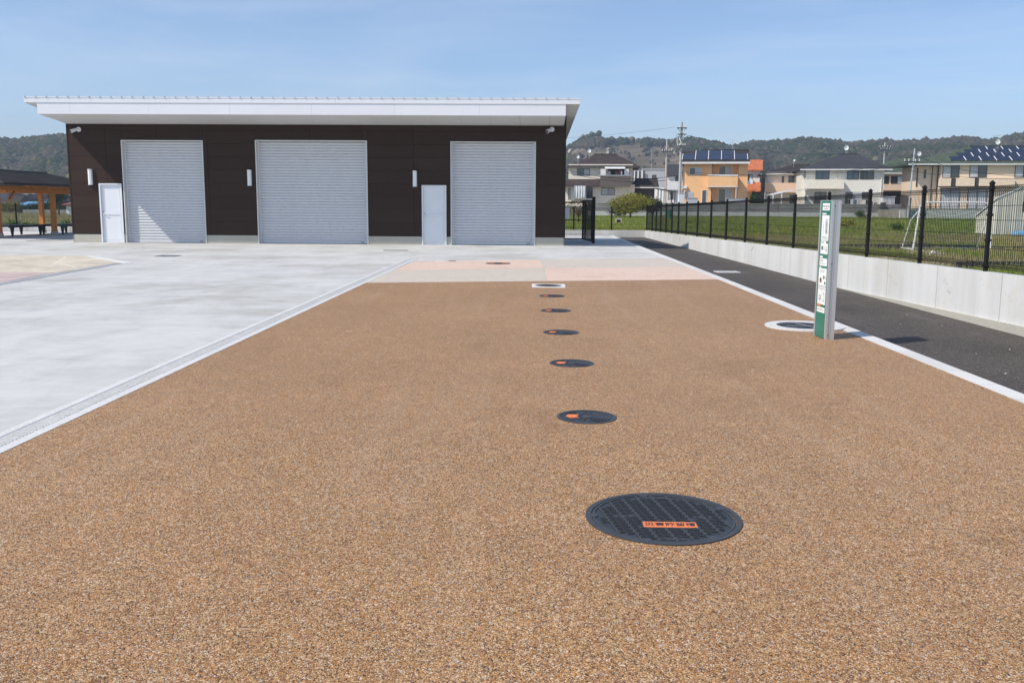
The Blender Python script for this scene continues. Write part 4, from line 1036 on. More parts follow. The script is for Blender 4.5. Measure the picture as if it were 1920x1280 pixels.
# ------------------------------------------------------------------ houses
M['cream'] = plain('cream_render', (.76,.70,.59), .8, .05, .5, fine=8); M['beige'] = plain('beige_render', (.74,.60,.45), .8, .05, .5, fine=8)
M['orangewall'] = plain('orange_render', (.84,.48,.24), .8, .05, .5, fine=8); M['offwhite'] = plain('off_white_render', (.73,.70,.63), .8, .05, .5, fine=8)
M['tan'] = plain('tan_render', (.74,.54,.39), .8, .05, .5); M['brownclad'] = plain('brown_cladding', (.12,.095,.085), .7, .15, 2, fine=12); M['whitewall'] = plain('white_render', (.72,.72,.72), .8, .05, .5)
M['greywall'] = plain('grey_render', (.42,.42,.43), .8, .08, .5); M['darkwall'] = plain('dark_brown_wall_and_shade', (.05,.042,.04), .8, .15, 1)  # dark brown walls, also the painted shade of an opening and a recess
M['r_brown'] = m_blocks('brown_roof_tiles', (.060,.044,.042), .3, .3, .2, .02, (.03,.024,.024)); M['r_slate'] = m_blocks('slate_roof', (.050,.052,.062), .45, .22, .15, .012, (.025,.026,.03))
M['r_green'] = m_blocks('green_roof_tiles', (.085,.115,.080), .3, .3, .22, .025, (.035,.045,.035)); M['r_orange'] = m_blocks('orange_roof_tiles', (.55,.17,.07), .3, .3, .2, .02, (.3,.09,.04))
M['r_black'] = m_blocks('dark_roof_tiles', (.045,.038,.036), .3, .28, .2, .02, (.02,.018,.018)); M['r_red'] = plain('red_roof', (.22,.06,.05), .6, .1); M['r_blue'] = plain('blue_sheet_roof', (.12,.33,.55), .5, .08)
M['glass'] = m_glass('window_glass'); M['glassb'] = m_glass('window_glass_blue', (.05,.09,.15)); M['curtain'] = plain('curtain', (.50,.52,.54), .8, .15, 3); M['winframe'] = plain('window_frame', (.05,.045,.04), .5); M['winwhite'] = plain('white_window_frame', (.70,.70,.70), .5)
def m_solar():
    m, t, p = nodes('solar_cells'); v = coords(t, 'Generated', (1, 1, 1))
    br = N(t, 'ShaderNodeTexBrick'); br.offset = 0; br.inputs['Scale'].default_value = 1; br.inputs['Brick Width'].default_value = .1; br.inputs['Row Height'].default_value = .16; br.inputs['Mortar Size'].default_value = .006
    br.inputs['Color1'].default_value = (.006,.010,.028,1); br.inputs['Color2'].default_value = (.008,.013,.036,1); br.inputs['Mortar'].default_value = (.05,.06,.09,1); L(t, v, br.inputs['Vector'])
    L(t, br.outputs[0], p.inputs['Base Color']); p.inputs['Roughness'].default_value = .18; return m
M['solar'] = m_solar()
ZG = 1.15
def X_(px, Y, py=360): return D(px, py, Y).x
def Z_(py, px, Y): return D(px, py, Y).z
def pbox(name, h, mat, Y, px0, py0, px1, py1, depth=.2, proud=0.0, zb=None, parent=None):
    a = D(px0, (py0+py1)/2, Y).x; b = D(px1, (py0+py1)/2, Y).x; z1 = D((px0+px1)/2, py0, Y).z; z0 = D((px0+px1)/2, py1, Y).z if zb is None else zb
    return obj(name, MB().box(a, b, Y-proud, Y-proud+depth, z0, z1), M[mat], parent or h)
def window(h, Y, px0, py0, px1, py1, frame='winframe', panes=('glass', 'curtain'), proud=.05, name='window'):
    a = D(px0, (py0+py1)/2, Y).x; b = D(px1, (py0+py1)/2, Y).x; z1 = D((px0+px1)/2, py0, Y).z; z0 = D((px0+px1)/2, py1, Y).z
    t = .055; Y0 = Y-proud; m_ = MB().box(a, b, Y0, Y+.02, z0, z0+t).box(a, b, Y0, Y+.02, z1-t, z1).box(a, a+t, Y0, Y+.02, z0+t, z1-t).box(b-t, b, Y0, Y+.02, z0+t, z1-t)
    n = len(panes)
    for k in range(1, n): x = a+(b-a)*k/n; m_.box(x-t/2, x+t/2, Y0+.002, Y+.02, z0+t, z1-t)
    wdw = obj(name, m_, M[frame], h)
    for k, pn in enumerate(panes): obj('pane', MB().box(a+(b-a)*k/n+t*.5, a+(b-a)*(k+1)/n-t*.5, Y-.015, Y-.005, z0+t*.9, z1-t*.9), M[pn], wdw)
    return wdw
def hiproof(h, mat, Y, px0, px1, eave_py, depth, rp0, rp1, ridge_py, over=.4, th=.14):
    a, b = X_(px0, Y-over), X_(px1, Y-over); ze_ = Z_(eave_py, (px0+px1)/2, Y-over); Ym = Y+depth/2
    zr_ = Z_(ridge_py, (rp0+rp1)/2, Ym); r = obj('roof', hip(MB(), a, b, Y-over, Y+depth+over, ze_, X_(rp0, Ym), X_(rp1, Ym), zr_, th), M[mat], h)
    obj('eaves_gutter', MB().box(a, b, Y-over-.1, Y-over-.002, ze_-th-.02, ze_-.03), M['winwhite'] if mat != 'r_brown' else M['darkgrey'], r); 
    obj('ridge_cap', MB().box(X_(rp0, Ym)-.1, X_(rp1, Ym)+.1, Ym-.12, Ym+.12, zr_-.03, zr_+.07), M[mat], r)
    return r, ze_, zr_, Ym
def dish(h, px, py, Y, r=.32):
    r = r*.72
    c = D(px, py, Y); m_ = MB(); n = 18
    v = [(c.x, c.y, c.z)]; f = []
    for k in range(n): a = 2*math.pi*k/n; v.append((c.x+r*math.cos(a)*.85, c.y-.09, c.z+r*math.sin(a)))
    f = [(0, 1+k, 1+(k+1) % n) for k in range(n)]; m_.add(v, f); v2 = [(x, y+.02, z) for x, y, z in v]; m_.add(v2, f)
    d = obj('satellite_dish', m_, M['white'], h); obj('dish_mast', MB().tube((c.x, c.y+.03, c.z), (c.x, c.y+.06, c.z-1.0), .025, 6).tube((c.x, c.y+.02, c.z-r*.8), (c.x, c.y-.3, c.z-.05), .012, 5), M['alu'], d)
def antenna(h, px, py0, py1, Y):
    a = D(px, py1, Y); b = D(px, py0, Y); m_ = MB().tube(a, b, .025, 6)
    for k, z in enumerate((b.z-.1, b.z-.45)):
        m_.tube((b.x-.6, b.y, z), (b.x+.6, b.y, z), .015, 5)
        for j in range(-4, 5): m_.tube((b.x+j*.14, b.y-.25, z), (b.x+j*.14, b.y+.25, z), .01, 4)
    obj('aerial', m_, M['alu'], h)
def house(label, px, Y): 
    return thing('house', label, 'house', (X_(px, Y), Y, ZG), 0, 'houses across the field')

# A: beige house with brown hip roof
Y = 120; h = house('beige two-storey house with brown hip roof and laundry on its balcony', 1125, Y)
pbox('upper_wall', h, 'cream', Y, 1066, 308, 1186, 340, 9); pbox('lower_wall', h, 'cream', Y-.6, 1052, 346, 1190, 385, 9.4, zb=ZG)
hiproof(h, 'r_brown', Y, 1062, 1199, 312, 9, 1110, 1149, 289.5)
lr = MB(); a, b = X_(1050, Y-1.6), X_(1135, Y-1.6); z0, z1 = Z_(348, 1100, Y-1.6), Z_(336, 1100, Y); lr.hexa([(a, Y-1.6, z0-.12), (b, Y-1.6, z0-.12), (b, Y-.02, z1-.12), (a, Y-.02, z1-.12), (a, Y-1.6, z0), (b, Y-1.6, z0), (b, Y-.02, z1), (a, Y-.02, z1)])
obj('lower_roof', lr, M['r_brown'], h)
pbox('balcony', h, 'brownclad', Y-1.7, 1127, 329.5, 1184, 349.5, 1.68); pbox('balcony_rail', h, 'alu', Y-1.72, 1126, 328.3, 1185, 329.6, .1)
pbox('balcony_opening_shade', h, 'darkwall', Y-.02, 1140, 315, 1175, 330, .05)  # flat dark sheet on the wall, painting the shade inside the balcony opening
pbox('wing_wall', h, 'darkwall', Y+.5, 1185, 349, 1226, 385, 4, zb=ZG)
hiproof(h, 'r_black', Y+.5, 1183, 1235, 350.5, 4, 1188, 1229, 335.5, .5)
aw = MB(); a, b = X_(1135, Y-1.8), X_(1173, Y-1.8); z0, z1 = Z_(316, 1150, Y-1.8), Z_(312, 1150, Y); aw.hexa([(a, Y-1.8, z0-.04), (b, Y-1.8, z0-.04), (b, Y-.02, z1-.04), (a, Y-.02, z1-.04), (a, Y-1.8, z0), (b, Y-1.8, z0), (b, Y-.02, z1), (a, Y-.02, z1)])
obj('awning', aw, M['whitewall'], h)
for i, (p0, q0, p1, q1, c) in enumerate(((1127.5, 317, 1137, 329, 'whitewall'), (1172, 317, 1180, 329, 'whitewall'), (1155, 322, 1160, 327.5, 'r_red'), (1161, 320, 1164, 326, 'r_red'), (1165, 321, 1168, 328.5, 'whitewall'), (1142, 321, 1146, 327, 'greywall'))):
    pbox('laundry', h, c, Y-1.4, p0, q0, p1, q1, .08)
window(h, Y, 1082, 316, 1106, 329); window(h, Y-.6, 1128, 352, 1153, 366, panes=('curtain', 'greywall')); window(h, Y-.6, 1100, 351, 1112, 372, panes=('glass',)); window(h, Y-.6, 1066, 353, 1070, 374, panes=('curtain',))
tp = MB(); 
for k in range(9):
    a = X_(1079+k*2.4, Y-2.4); b = X_(1079+(k+1)*2.4, Y-2.4); d = .12*(-1)**k; tp.hexa([(a, Y-2.4-d, Z_(374-abs(k-4), 1090, Y)), (b, Y-2.4+d, Z_(374-abs(k-3), 1090, Y)), (b, Y-2.37+d, Z_(374-abs(k-3), 1090, Y)), (a, Y-2.37-d, Z_(374-abs(k-4), 1090, Y)), (a, Y-2.0-d*.3, Z_(349, 1090, Y)), (b, Y-2.0+d*.3, Z_(349, 1090, Y)), (b, Y-1.97+d*.3, Z_(349, 1090, Y)), (a, Y-1.97-d*.3, Z_(349, 1090, Y))])
obj('hanging_sheet', tp, M['curtain'], h)
dish(h, 1103, 283, Y+2, .36); dish(h, 1084, 294, Y-.2, .30)
# B: white modern house, and another white one behind the poles
Y = 150; h = house('flat-roofed white house with narrow dark vertical windows behind the tree', 1215, Y)
pbox('wall', h, 'whitewall', Y, 1188, 320, 1205, 385, 8, zb=ZG); pbox('wing_wall', h, 'greywall', Y+.3, 1204, 318, 1246, 385, 8, zb=ZG); pbox('parapet', h, 'greywall', Y+.2, 1203, 316.5, 1247, 318.4, 8.2)
for p in (1191, 1198, 1205.5): window(h, Y, p, 320.5, p+3.6, 334, panes=('glass',))
window(h, Y+.3, 1222, 328, 1230, 335, panes=('glass',)); antenna(h, 1220, 277, 318, Y+1); pbox('lower_porch', h, 'whitewall', Y-1.5, 1224, 352, 1246, 385, 1.6, zb=ZG)
Y = 140; h = house('white house with dark solar roof standing behind the two utility poles', 1262, Y)
pbox('wall', h, 'whitewall', Y, 1249, 330, 1279, 385, 8, zb=ZG); pbox('balcony', h, 'whitewall', Y-1.2, 1252, 340, 1282, 356, 1.2); window(h, Y, 1266, 331, 1275, 340, panes=('glass',)); window(h, Y, 1253, 358, 1262, 374, panes=('curtain', 'glass'))
g_ = MB(); a, b = X_(1249, Y-.5), X_(1292, Y-.5); z0, z1 = Z_(329, 1265, Y-.5), Z_(308, 1265, Y+4); g_.hexa([(a, Y-.5, z0-.15), (b, Y-.5, z0-.15), (b, Y+4, z1-.15), (a, Y+4, z1-.15), (a, Y-.5, z0), (b, Y-.5, z0), (b, Y+4, z1), (a, Y+4, z1)]); obj('roof', g_, M['r_slate'], h)
g_ = MB(); g_.add([(a, Y-.02, z0-.16), (a, Y+4, z1-.16), (a, Y+8, z0-.16)], [(0,1,2)]); obj('gable', MB().hexa([(a+.1, Y, z0-.2), (a+.3, Y, z0-.2), (a+.3, Y+8, z0-.2), (a+.1, Y+8, z0-.2), (a+.1, Y+3.9, z1-.2), (a+.3, Y+3.9, z1-.2), (a+.3, Y+4.1, z1-.2), (a+.1, Y+4.1, z1-.2)]), M['whitewall'], h)
# carport beside the tree
Y = 104; t = thing('carport', 'dark flat carport roof on posts beside the orange house', 'carport', (X_(1250, Y), Y, ZG), 0)
g_ = MB(); a, b = X_(1231, Y), X_(1269, Y); za1, zb1 = Z_(352.5, 1231, Y), Z_(359, 1269, Y); g_.hexa([(a, Y, za1-.12), (b, Y, zb1-.12), (b, Y+3, zb1-.05), (a, Y+3, za1-.05), (a, Y, za1), (b, Y, zb1), (b, Y+3, zb1+.07), (a, Y+3, za1+.07)]); obj('roof', g_, M['darkgrey'], t)
for p, z in ((1266, zb1), (1240, za1)): x = X_(p, Y); obj('post', MB().box(x-.05, x+.05, Y+.1, Y+.2, ZG, z-.1), M['darkgrey'], t); obj('post', MB().box(x-.05, x+.05, Y+2.7, Y+2.8, ZG, z-.05), M['darkgrey'], t)
# C: orange house with solar panels
Y = 112; h = house('orange rendered house with a row of solar panels on its roof', 1340, Y)
pbox('wall', h, 'orangewall', Y, 1281, 306, 1334, 385, 8, zb=ZG); pbox('bay_wall', h, 'orangewall', Y+.9, 1333, 306, 1384, 385, 7.1, zb=ZG); pbox('side_wall', h, 'orangewall', Y, 1383, 306, 1400, 385, 8, zb=ZG)
pbox('balcony', h, 'orangewall', Y-1.0, 1330.5, 330, 1385.5, 349, 1.95); pbox('balcony_rail', h, 'winwhite', Y-1.03, 1330, 327.5, 1386, 330.1, .15); pbox('balcony_base', h, 'winwhite', Y-1.03, 1330, 349.2, 1385.8, 351, 1.9)
ye, yr = Y-.7, Y+4.0; z0, z1 = Z_(303, 1340, ye), Z_(282.5, 1340, yr)
a, b = X_(1274, ye), X_(1404.5, ye); th_ = .12
r = obj('roof', MB().hexa([(a, ye, z0-.14), (b, ye, z0-.14), (b, yr, z1-.14), (a, yr, z1-.14), (a, ye, z0), (b, ye, z0), (b, yr, z1), (a, yr, z1)]).hexa([(a, yr, z1-.14), (b, yr, z1-.14), (b, Y+8.7, z0-.14), (a, Y+8.7, z0-.14), (a, yr, z1), (b, yr, z1), (b, Y+8.7, z0), (a, Y+8.7, z0)]), M['r_black'], h)
for xx in (X_(1283, Y), X_(1398, Y)): obj('gable', MB().hexa([(xx-.1, Y+.1, z0-.2), (xx+.1, Y+.1, z0-.2), (xx+.1, Y+7.9, z0-.2), (xx-.1, Y+7.9, z0-.2), (xx-.1, yr-.1, z1-.18), (xx+.1, yr-.1, z1-.18), (xx+.1, yr+.1, z1-.18), (xx-.1, yr+.1, z1-.18)]), M['orangewall'], h)
obj('eaves_gutter', MB().box(a, b, ye-.12, ye-.002, z0-.26, z0-.04), M['winwhite'], r)
obj('ridge_cap', MB().box(X_(1300, yr), X_(1388, yr), yr-.15, yr+.15, z1-.04, z1+.12), M['r_black'], r)
def slope_panel(p0, p1, v0, v1):
    A0, A1 = X_(p0, ye), X_(p1, ye); q = lambda v: (ye+(yr-ye)*v, z0+(z1-z0)*v)
    (ya, z_a), (yb, z_b) = q(v0), q(v1); e = .05
    s = obj('solar_panel', MB().hexa([(A0, ya, z_a+e), (A1, ya, z_a+e), (A1, yb, z_b+e), (A0, yb, z_b+e), (A0, ya, z_a+e+.06), (A1, ya, z_a+e+.06), (A1, yb, z_b+e+.06), (A0, yb, z_b+e+.06)]), M['solar'], r)
for k in range(6):
    A0 = X_(1280.5+k*24.2-1.45, ye); v0, v1 = .12, (.93 if 1 < k < 5 or k in (1, 4) else .62); qa = (ye+(yr-ye)*v0, z0+(z1-z0)*v0+.06); qb = (ye+(yr-ye)*v1, z0+(z1-z0)*v1+.06)
    obj('panel_rail', MB().hexa([(A0, qa[0], qa[1]), (A0+.045, qa[0], qa[1]), (A0+.045, qb[0], qb[1]), (A0, qb[0], qb[1]), (A0, qa[0], qa[1]+.06), (A0+.07, qa[0], qa[1]+.06), (A0+.07, qb[0], qb[1]+.06), (A0, qb[0], qb[1]+.06)]), M['white'], r)
for k in range(5):
    p0 = 1280.5+k*24.2; slope_panel(p0, p0+22.4, .12, .62)
    if 0 < k < 4: slope_panel(p0, p0+22.4, .64, .93)
window(h, Y, 1293, 314, 1316, 328, 'winwhite', ('glass', 'curtain')); window(h, Y+.9, 1345, 312, 1370, 329, 'winwhite', ('glass', 'curtain')); window(h, Y, 1283, 358.5, 1300.5, 373, 'winwhite', ('glass', 'curtain')); window(h, Y, 1316, 356, 1325, 383, 'winwhite', ('glass',)); window(h, Y+.9, 1344, 353.5, 1369.5, 384, 'winwhite', ('glass', 'curtain'))
gm_ = MB()
for k in range(7): x = X_(1285+k*2.2, Y-.1); gm_.box(x-.02, x+.02, Y-.1, Y-.07, Z_(371.5, 1290, Y), Z_(360, 1290, Y))
obj('window_grille', gm_, M['winwhite'], h)
pbox('vent_box', h, 'winwhite', Y-.3, 1283, 348.5, 1290, 353, .3); obj('downpipe', MB().tube((X_(1278.5, Y-.2), Y-.2, ZG), (X_(1278.5, Y-.2), Y-.2, z0-.2), .05, 6).tube((X_(1382, Y-.9), Y-.9, ZG), (X_(1382, Y-.9), Y-.9, Z_(351, 1382, Y)), .05, 6), M['winwhite'], h); antenna(h, 1361, 262, 284, Y+4)
# D: small orange-tiled house
Y = 130; h = house('small pale house with bright orange tiled roofs beside the orange house', 1418, Y)
pbox('wall', h, 'offwhite', Y, 1396, 318, 1424.5, 345, 7); pbox('lower_wall', h, 'orangewall', Y-.3, 1396, 358, 1410, 388, 7, zb=ZG); pbox('porch', h, 'darkwall', Y, 1409, 358, 1430, 388, 5, zb=ZG)
def shed_roof(h, mat, Ya, Yb, pa0, pa1, pya, pyb, th=.15):
    a, b = X_(pa0, Ya), X_(pa1, Ya); pm_ = (pa0+pa1)/2; z0, z1 = Z_(pya, pm_, Ya), Z_(pyb, pm_, Yb)
    return obj('roof', MB().hexa([(a, Ya, z0-th), (b, Ya, z0-th), (b, Yb, z1-th), (a, Yb, z1-th), (a, Ya, z0), (b, Ya, z0), (b, Yb, z1), (a, Yb, z1)]), M[mat], h)
shed_roof(h, 'r_orange', Y-.6, Y+3.6, 1393, 1430, 318, 299.5); shed_roof(h, 'r_orange', Y-1.8, Y, 1394, 1431.5, 357.5, 342)
window(h, Y, 1399, 327, 1411, 341, panes=('glass', 'curtain')); g_ = pbox('futon', h, 'white', Y-.3, 1406, 337, 1413, 347, .25); pbox('futon', h, 'r_blue', Y-.35, 1399.5, 339, 1407, 347, .25)
# E: house with brown roof and arched carport
Y = 118; h = house('house with dark brown roof and long tan balcony behind the arched carport', 1470, Y)
pbox('wall', h, 'offwhite', Y, 1438, 323, 1512, 385, 8, zb=ZG); hiproof(h, 'r_black', Y, 1426, 1530, 325, 9, 1470, 1500, 309.5, .5); pbox('balcony', h, 'tan', Y-1.2, 1438.5, 343, 1512, 361, 1.2); pbox('downpipe', h, 'darkgrey', Y-1, 1431.5, 324, 1438, 385, .5, zb=ZG)
window(h, Y, 1466, 331, 1470, 343, panes=('glass',)); window(h, Y, 1478, 330, 1499, 343, 'winframe', ('glass', 'curtain')); window(h, Y, 1480, 366, 1499, 384, panes=('glass', 'glass')); dish(h, 1479.5, 300.5, Y+3, .22)
t = thing('carport', 'white arched carport frame in front of the tan balcony', 'carport', (X_(1475, 106), 106, ZG)); Y = 106
m_ = MB(); ap = [(1447+k*6, 366-10*math.sin(min(1, k/9)*1.35)) for k in range(12)]
for yy in (Y, Y+2.4): obj('frame', MB().path([D(p, q, Y)+Vector((0, yy-Y, 0)) for p, q in ap], .05, 6), M['winwhite'], t)
obj('roof_sheet', MB().add([tuple(D(p, q, Y)+Vector((0, e, .06))) for p, q in ap for e in (0, 2.4)], [(2*k, 2*k+1, 2*k+3, 2*k+2) for k in range(11)]), M['curtain'], t)
for p in (1450, 1466): x = X_(p, Y); obj('post', MB().box(x-.05, x+.05, Y-.05, Y+.05, ZG, Z_(362, p, Y)), M['winwhite'], t)
# F: cream house with slate hip roof
Y = 108; h = house('large cream house with dark slate hip roof and wide upper windows', 1578, Y)
pbox('wall', h, 'offwhite', Y, 1513, 318, 1653, 386, 9, zb=ZG); pbox('side_wall', h, 'offwhite', Y+1.2, 1501, 318, 1514, 386, 6, zb=ZG); hiproof(h, 'r_slate', Y, 1502, 1668, 316.5, 9, 1562, 1588, 289, .5)
pbox('balcony', h, 'cream', Y-1.1, 1513.5, 337, 1586, 354, 1.1); window(h, Y, 1531, 319, 1556, 336.5, panes=('glassb', 'glassb')); window(h, Y, 1588, 319.5, 1609, 336.5, panes=('glassb', 'glassb')); window(h, Y, 1611.5, 319.5, 1636, 336.5, panes=('glass', 'glass'))
for p in (1567.5, 1648.5, 1512.5): obj('downpipe', MB().tube((X_(p, Y-.1), Y-.1, ZG), (X_(p, Y-.1), Y-.1, Z_(318, p, Y)), .05, 6), M['offwhite'], h)
pbox('porch_recess', h, 'offwhite', Y-.04, 1516, 356, 1585, 360, .05); window(h, Y, 1528.5, 360, 1550, 386, panes=('glass', 'glass')); window(h, Y, 1583, 359, 1628, 386, 'offwhite', ('glass', 'curtain', 'glass')); window(h, Y+1.2, 1508, 320, 1510.5, 338, panes=('glass',))
for i, (p0, q0, p1, q1, c) in enumerate(((1599, 374, 1604, 386, 'curtain'), (1605, 375, 1610, 386, 'glassb'), (1612, 374, 1616, 384, 'greywall'), (1619, 375, 1626, 386, 'cream'), (1635.5, 378, 1639, 384, 'r_red'), (1641, 380, 1646, 387, 'glassb'))): pbox('laundry', h, c, Y-1.6, p0, q0, p1, q1, .08)
obj('laundry_pole', MB().tube((X_(1595, Y-1.6), Y-1.55, Z_(374, 1610, Y)), (X_(1645, Y-1.6), Y-1.55, Z_(374, 1640, Y)), .02, 5).tube((X_(1596, Y-1.6), Y-1.55, ZG), (X_(1596, Y-1.6), Y-1.55, Z_(373, 1610, Y)), .025, 5).tube((X_(1644, Y-1.6), Y-1.55, ZG), (X_(1644, Y-1.6), Y-1.55, Z_(373, 1640, Y)), .025, 5), M['alu'], h)
dish(h, 1574, 277.5, Y+4.4, .42)
# G: green-roofed house behind
Y = 122; h = house('tan house with green tiled roof, partly hidden behind its twin with solar panels', 1690, Y)
pbox('wall', h, 'beige', Y, 1652, 324, 1730, 388, 8, zb=ZG); r_ = hiproof(h, 'r_green', Y, 1634, 1745, 323.5, 9, 1673, 1742, 296, .5); window(h, Y, 1654, 330, 1668, 345, panes=('glass', 'glass')); window(h, Y, 1671, 330, 1695, 345, panes=('glass', 'curtain')); pbox('balcony', h, 'tan', Y-1, 1650, 346, 1700, 357, 1.0); pbox('ground_floor_recess_shade', h, 'darkwall', Y-.05, 1653, 359, 1698, 384, .06); dish(h, 1720, 288.5, Y+1, .4)  # ground floor recess is a flat dark sheet, its shade painted on
# H: house with solar panels at the right
Y = 103; h = house('beige house with green tiled roof covered by rows of solar panels', 1820, Y)
pbox('wall', h, 'beige', Y, 1765, 308, 1975, 400, 8.5, zb=ZG); pbox('side_wall', h, 'beige', Y+1.0, 1719, 311, 1766, 400, 7, zb=ZG)
r_, ze_, zr_, Ym = hiproof(h, 'r_green', Y, 1706, 1985, 306.5, 9, 1800, 1915, 275, .45)
def hpan(p0, p1, v0, v1):
    Ya, Yb = Y-.45+(Ym-Y+.45)*v0, Y-.45+(Ym-Y+.45)*v1; z_a, z_b = ze_+(zr_-ze_)*v0+.05, ze_+(zr_-ze_)*v1+.05; A0, A1 = X_(p0, Ya), X_(p1, Ya); A2, A3 = A0+.3*0, A1
    obj('solar_panel', MB().hexa([(A0, Ya, z_a), (A1, Ya, z_a), (A1, Yb, z_b), (A0, Yb, z_b), (A0, Ya, z_a+.07), (A1, Ya, z_a+.07), (A1, Yb, z_b+.07), (A0, Yb, z_b+.07)]), M['solar'], r_)
def rail(p0, v0, v1):
    Ya, Yb = Y-.45+(Ym-Y+.45)*v0, Y-.45+(Ym-Y+.45)*v1; z_a, z_b = ze_+(zr_-ze_)*v0+.06, ze_+(zr_-ze_)*v1+.06; A0 = X_(p0, Ya); A1 = A0+.085
    obj('panel_rail', MB().hexa([(A0, Ya, z_a), (A1, Ya, z_a), (A1, Yb, z_b), (A0, Yb, z_b), (A0, Ya, z_a+.075), (A1, Ya, z_a+.075), (A1, Yb, z_b+.075), (A0, Yb, z_b+.075)]), M['white'], r_)
for row, (ps, v0, v1) in enumerate(((1781, .13, .34), (1790, .36, .56), (1799, .58, .76), (1808, .78, .94))):
    for k in range(6):
        p0 = ps+k*27
        if p0 < 1925-8*row: hpan(p0, p0+25.0, v0, v1); rail(p0+25.15, v0, v1)
for a, b in ((1770, 1800), (1818, 1849), (1898, 1928)): window(h, Y, a, 309.5, b, 333, panes=('curtain', 'glass'))
for a, b in ((1767, 1787), (1796, 1829), (1837, 1900)): pbox('balcony_panel', h, 'beige', Y-.6, a, 334, b, 349, .58)
for a, b in ((1787, 1796), (1829, 1837)): pbox('balcony_grille', h, 'winframe', Y-.5, a, 334, b, 349, .4)
pbox('balcony_base', h, 'winframe', Y-.62, 1766, 349.2, 1852, 351, .6)
for a, b in ((1766, 1800), (1814, 1848)): window(h, Y, a, 354, b, 392, panes=('curtain', 'curtain'))
window(h, Y+1, 1733.5, 318, 1737.5, 334, panes=('glass',)); window(h, Y+1, 1714+6, 314, 1722.5, 350, panes=('glass',)); dish(h, 1855, 266.5, Ym, .42); antenna(h, 1856, 253, 275, Ym)
obj('downpipe', MB().tube((X_(1753, Y), Y+.9, ZG), (X_(1753, Y), Y+.9, Z_(309, 1753, Y)), .05, 6).tube((X_(1763, Y), Y+.9, ZG), (X_(1763, Y), Y+.9, Z_(309, 1763, Y)), .05, 6), M['darkgrey'], h)
# I: pale shed at the right
Y = 45; t = thing('shed', 'pale cream ribbed shed with sloping top beside the goal', 'shed', (X_(1900, Y), Y, .15)); M['shedwall'] = plain('ribbed_shed_wall', (.62,.60,.52), .6, .05, 1)
a, b = X_(1871, Y), X_(1990, Y); zz0 = Z_(373, 1871, Y); zz1 = Z_(318, 1990, Y)
obj('wall', MB().hexa([(a, Y, -.1), (b, Y, -.1), (b, Y+2, -.1), (a, Y+2, -.1), (a, Y, zz0), (b, Y, zz1), (b, Y+2, zz1-.9), (a, Y+2, zz0-.9)]), M['shedwall'], t)
n = 24; 
for k in range(n):
    u = (k+.5)/n; x = a+(b-a)*u; obj('wall_rib', MB().box(x-.02, x+.02, Y-.02, Y-.001, -.1, zz0+(zz1-zz0)*u-.03), M['shedwall'], t)
obj('roof', MB().hexa([(a-.06, Y-.04, zz0), (b, Y-.04, zz1), (b, Y+2.1, zz1-.9), (a-.06, Y+2.1, zz0-.9), (a-.06, Y-.04, zz0+.06), (b, Y-.04, zz1+.06), (b, Y+2.1, zz1-.84), (a-.06, Y+2.1, zz0-.84)]), M['whitewall'], t)
window(t, Y, 1917, 378, 1935, 396, panes=('glass',)); tag(obj('tarpaulin', MB().hexa([(a+.6, Y-.9, .12), (b, Y-.9, .12), (b, Y-.3, .12), (a+.6, Y-.3, .12), (a+.65, Y-.85, .25), (b, Y-.85, .27), (b, Y-.3, .36), (a+.7, Y-.3, .33)]), M['r_blue']), 'blue tarpaulin on the ground at the foot of the shed', 'tarpaulin')
# white garden shed and a few small things on the terrace
Y = 104; t = thing('garden_shed', 'small white ribbed garden shed beside the cream house', 'shed', (X_(1667, Y), Y, ZG)); a, b = X_(1656, Y), X_(1678.5, Y); z1 = Z_(369, 1667, Y)
obj('wall', MB().box(a, b, Y, Y+1, ZG, z1), M['whitewall'], t); obj('roof', MB().box(a-.08, b+.08, Y-.1, Y+1.1, z1, z1+.08), M['whitewall'], t)
for k in range(1, 8): x = a+(b-a)*k/8; obj('door_rib', MB().box(x-.02, x+.02, Y-.02, Y-.001, ZG, z1-.05), M['greywall'], t)
for px0, py0, px1, nm, mt in ((1289.5, 371, 1309, 'pale rectangular water tank panel in front of the orange house', 'curtain'), (1273, 362, 1283.5, 'tall white cabinet at the foot of the big utility pole', 'whitewall'), (1364, 372, 1398, 'translucent low canopy sheet over the car space by the orange house', 'curtain')):
    a, b = X_(px0, 102), X_(px1, 102); z1 = Z_(py0, (px0+px1)/2, 102); tag(obj('storage_cabinet', MB().box(a, b, 102, 102.7, ZG, z1-.04).box(a-.04, b+.04, 101.95, 102.75, z1-.04, z1), M[mt]), nm, 'cabinet')
for o in list(COL.objects):
    if o.type == 'EMPTY' and o.get('group') == 'houses across the field':
        lb = o['label']; k_ = 1.0 if ('orange' in lb or 'white' in lb or 'beige two' in lb) else (.75 if 'dark brown roof' in lb else .55 if 'cream' in lb else .35)
        o.rotation_euler.z = -k_*math.atan2(o.location.x, o.location.y)
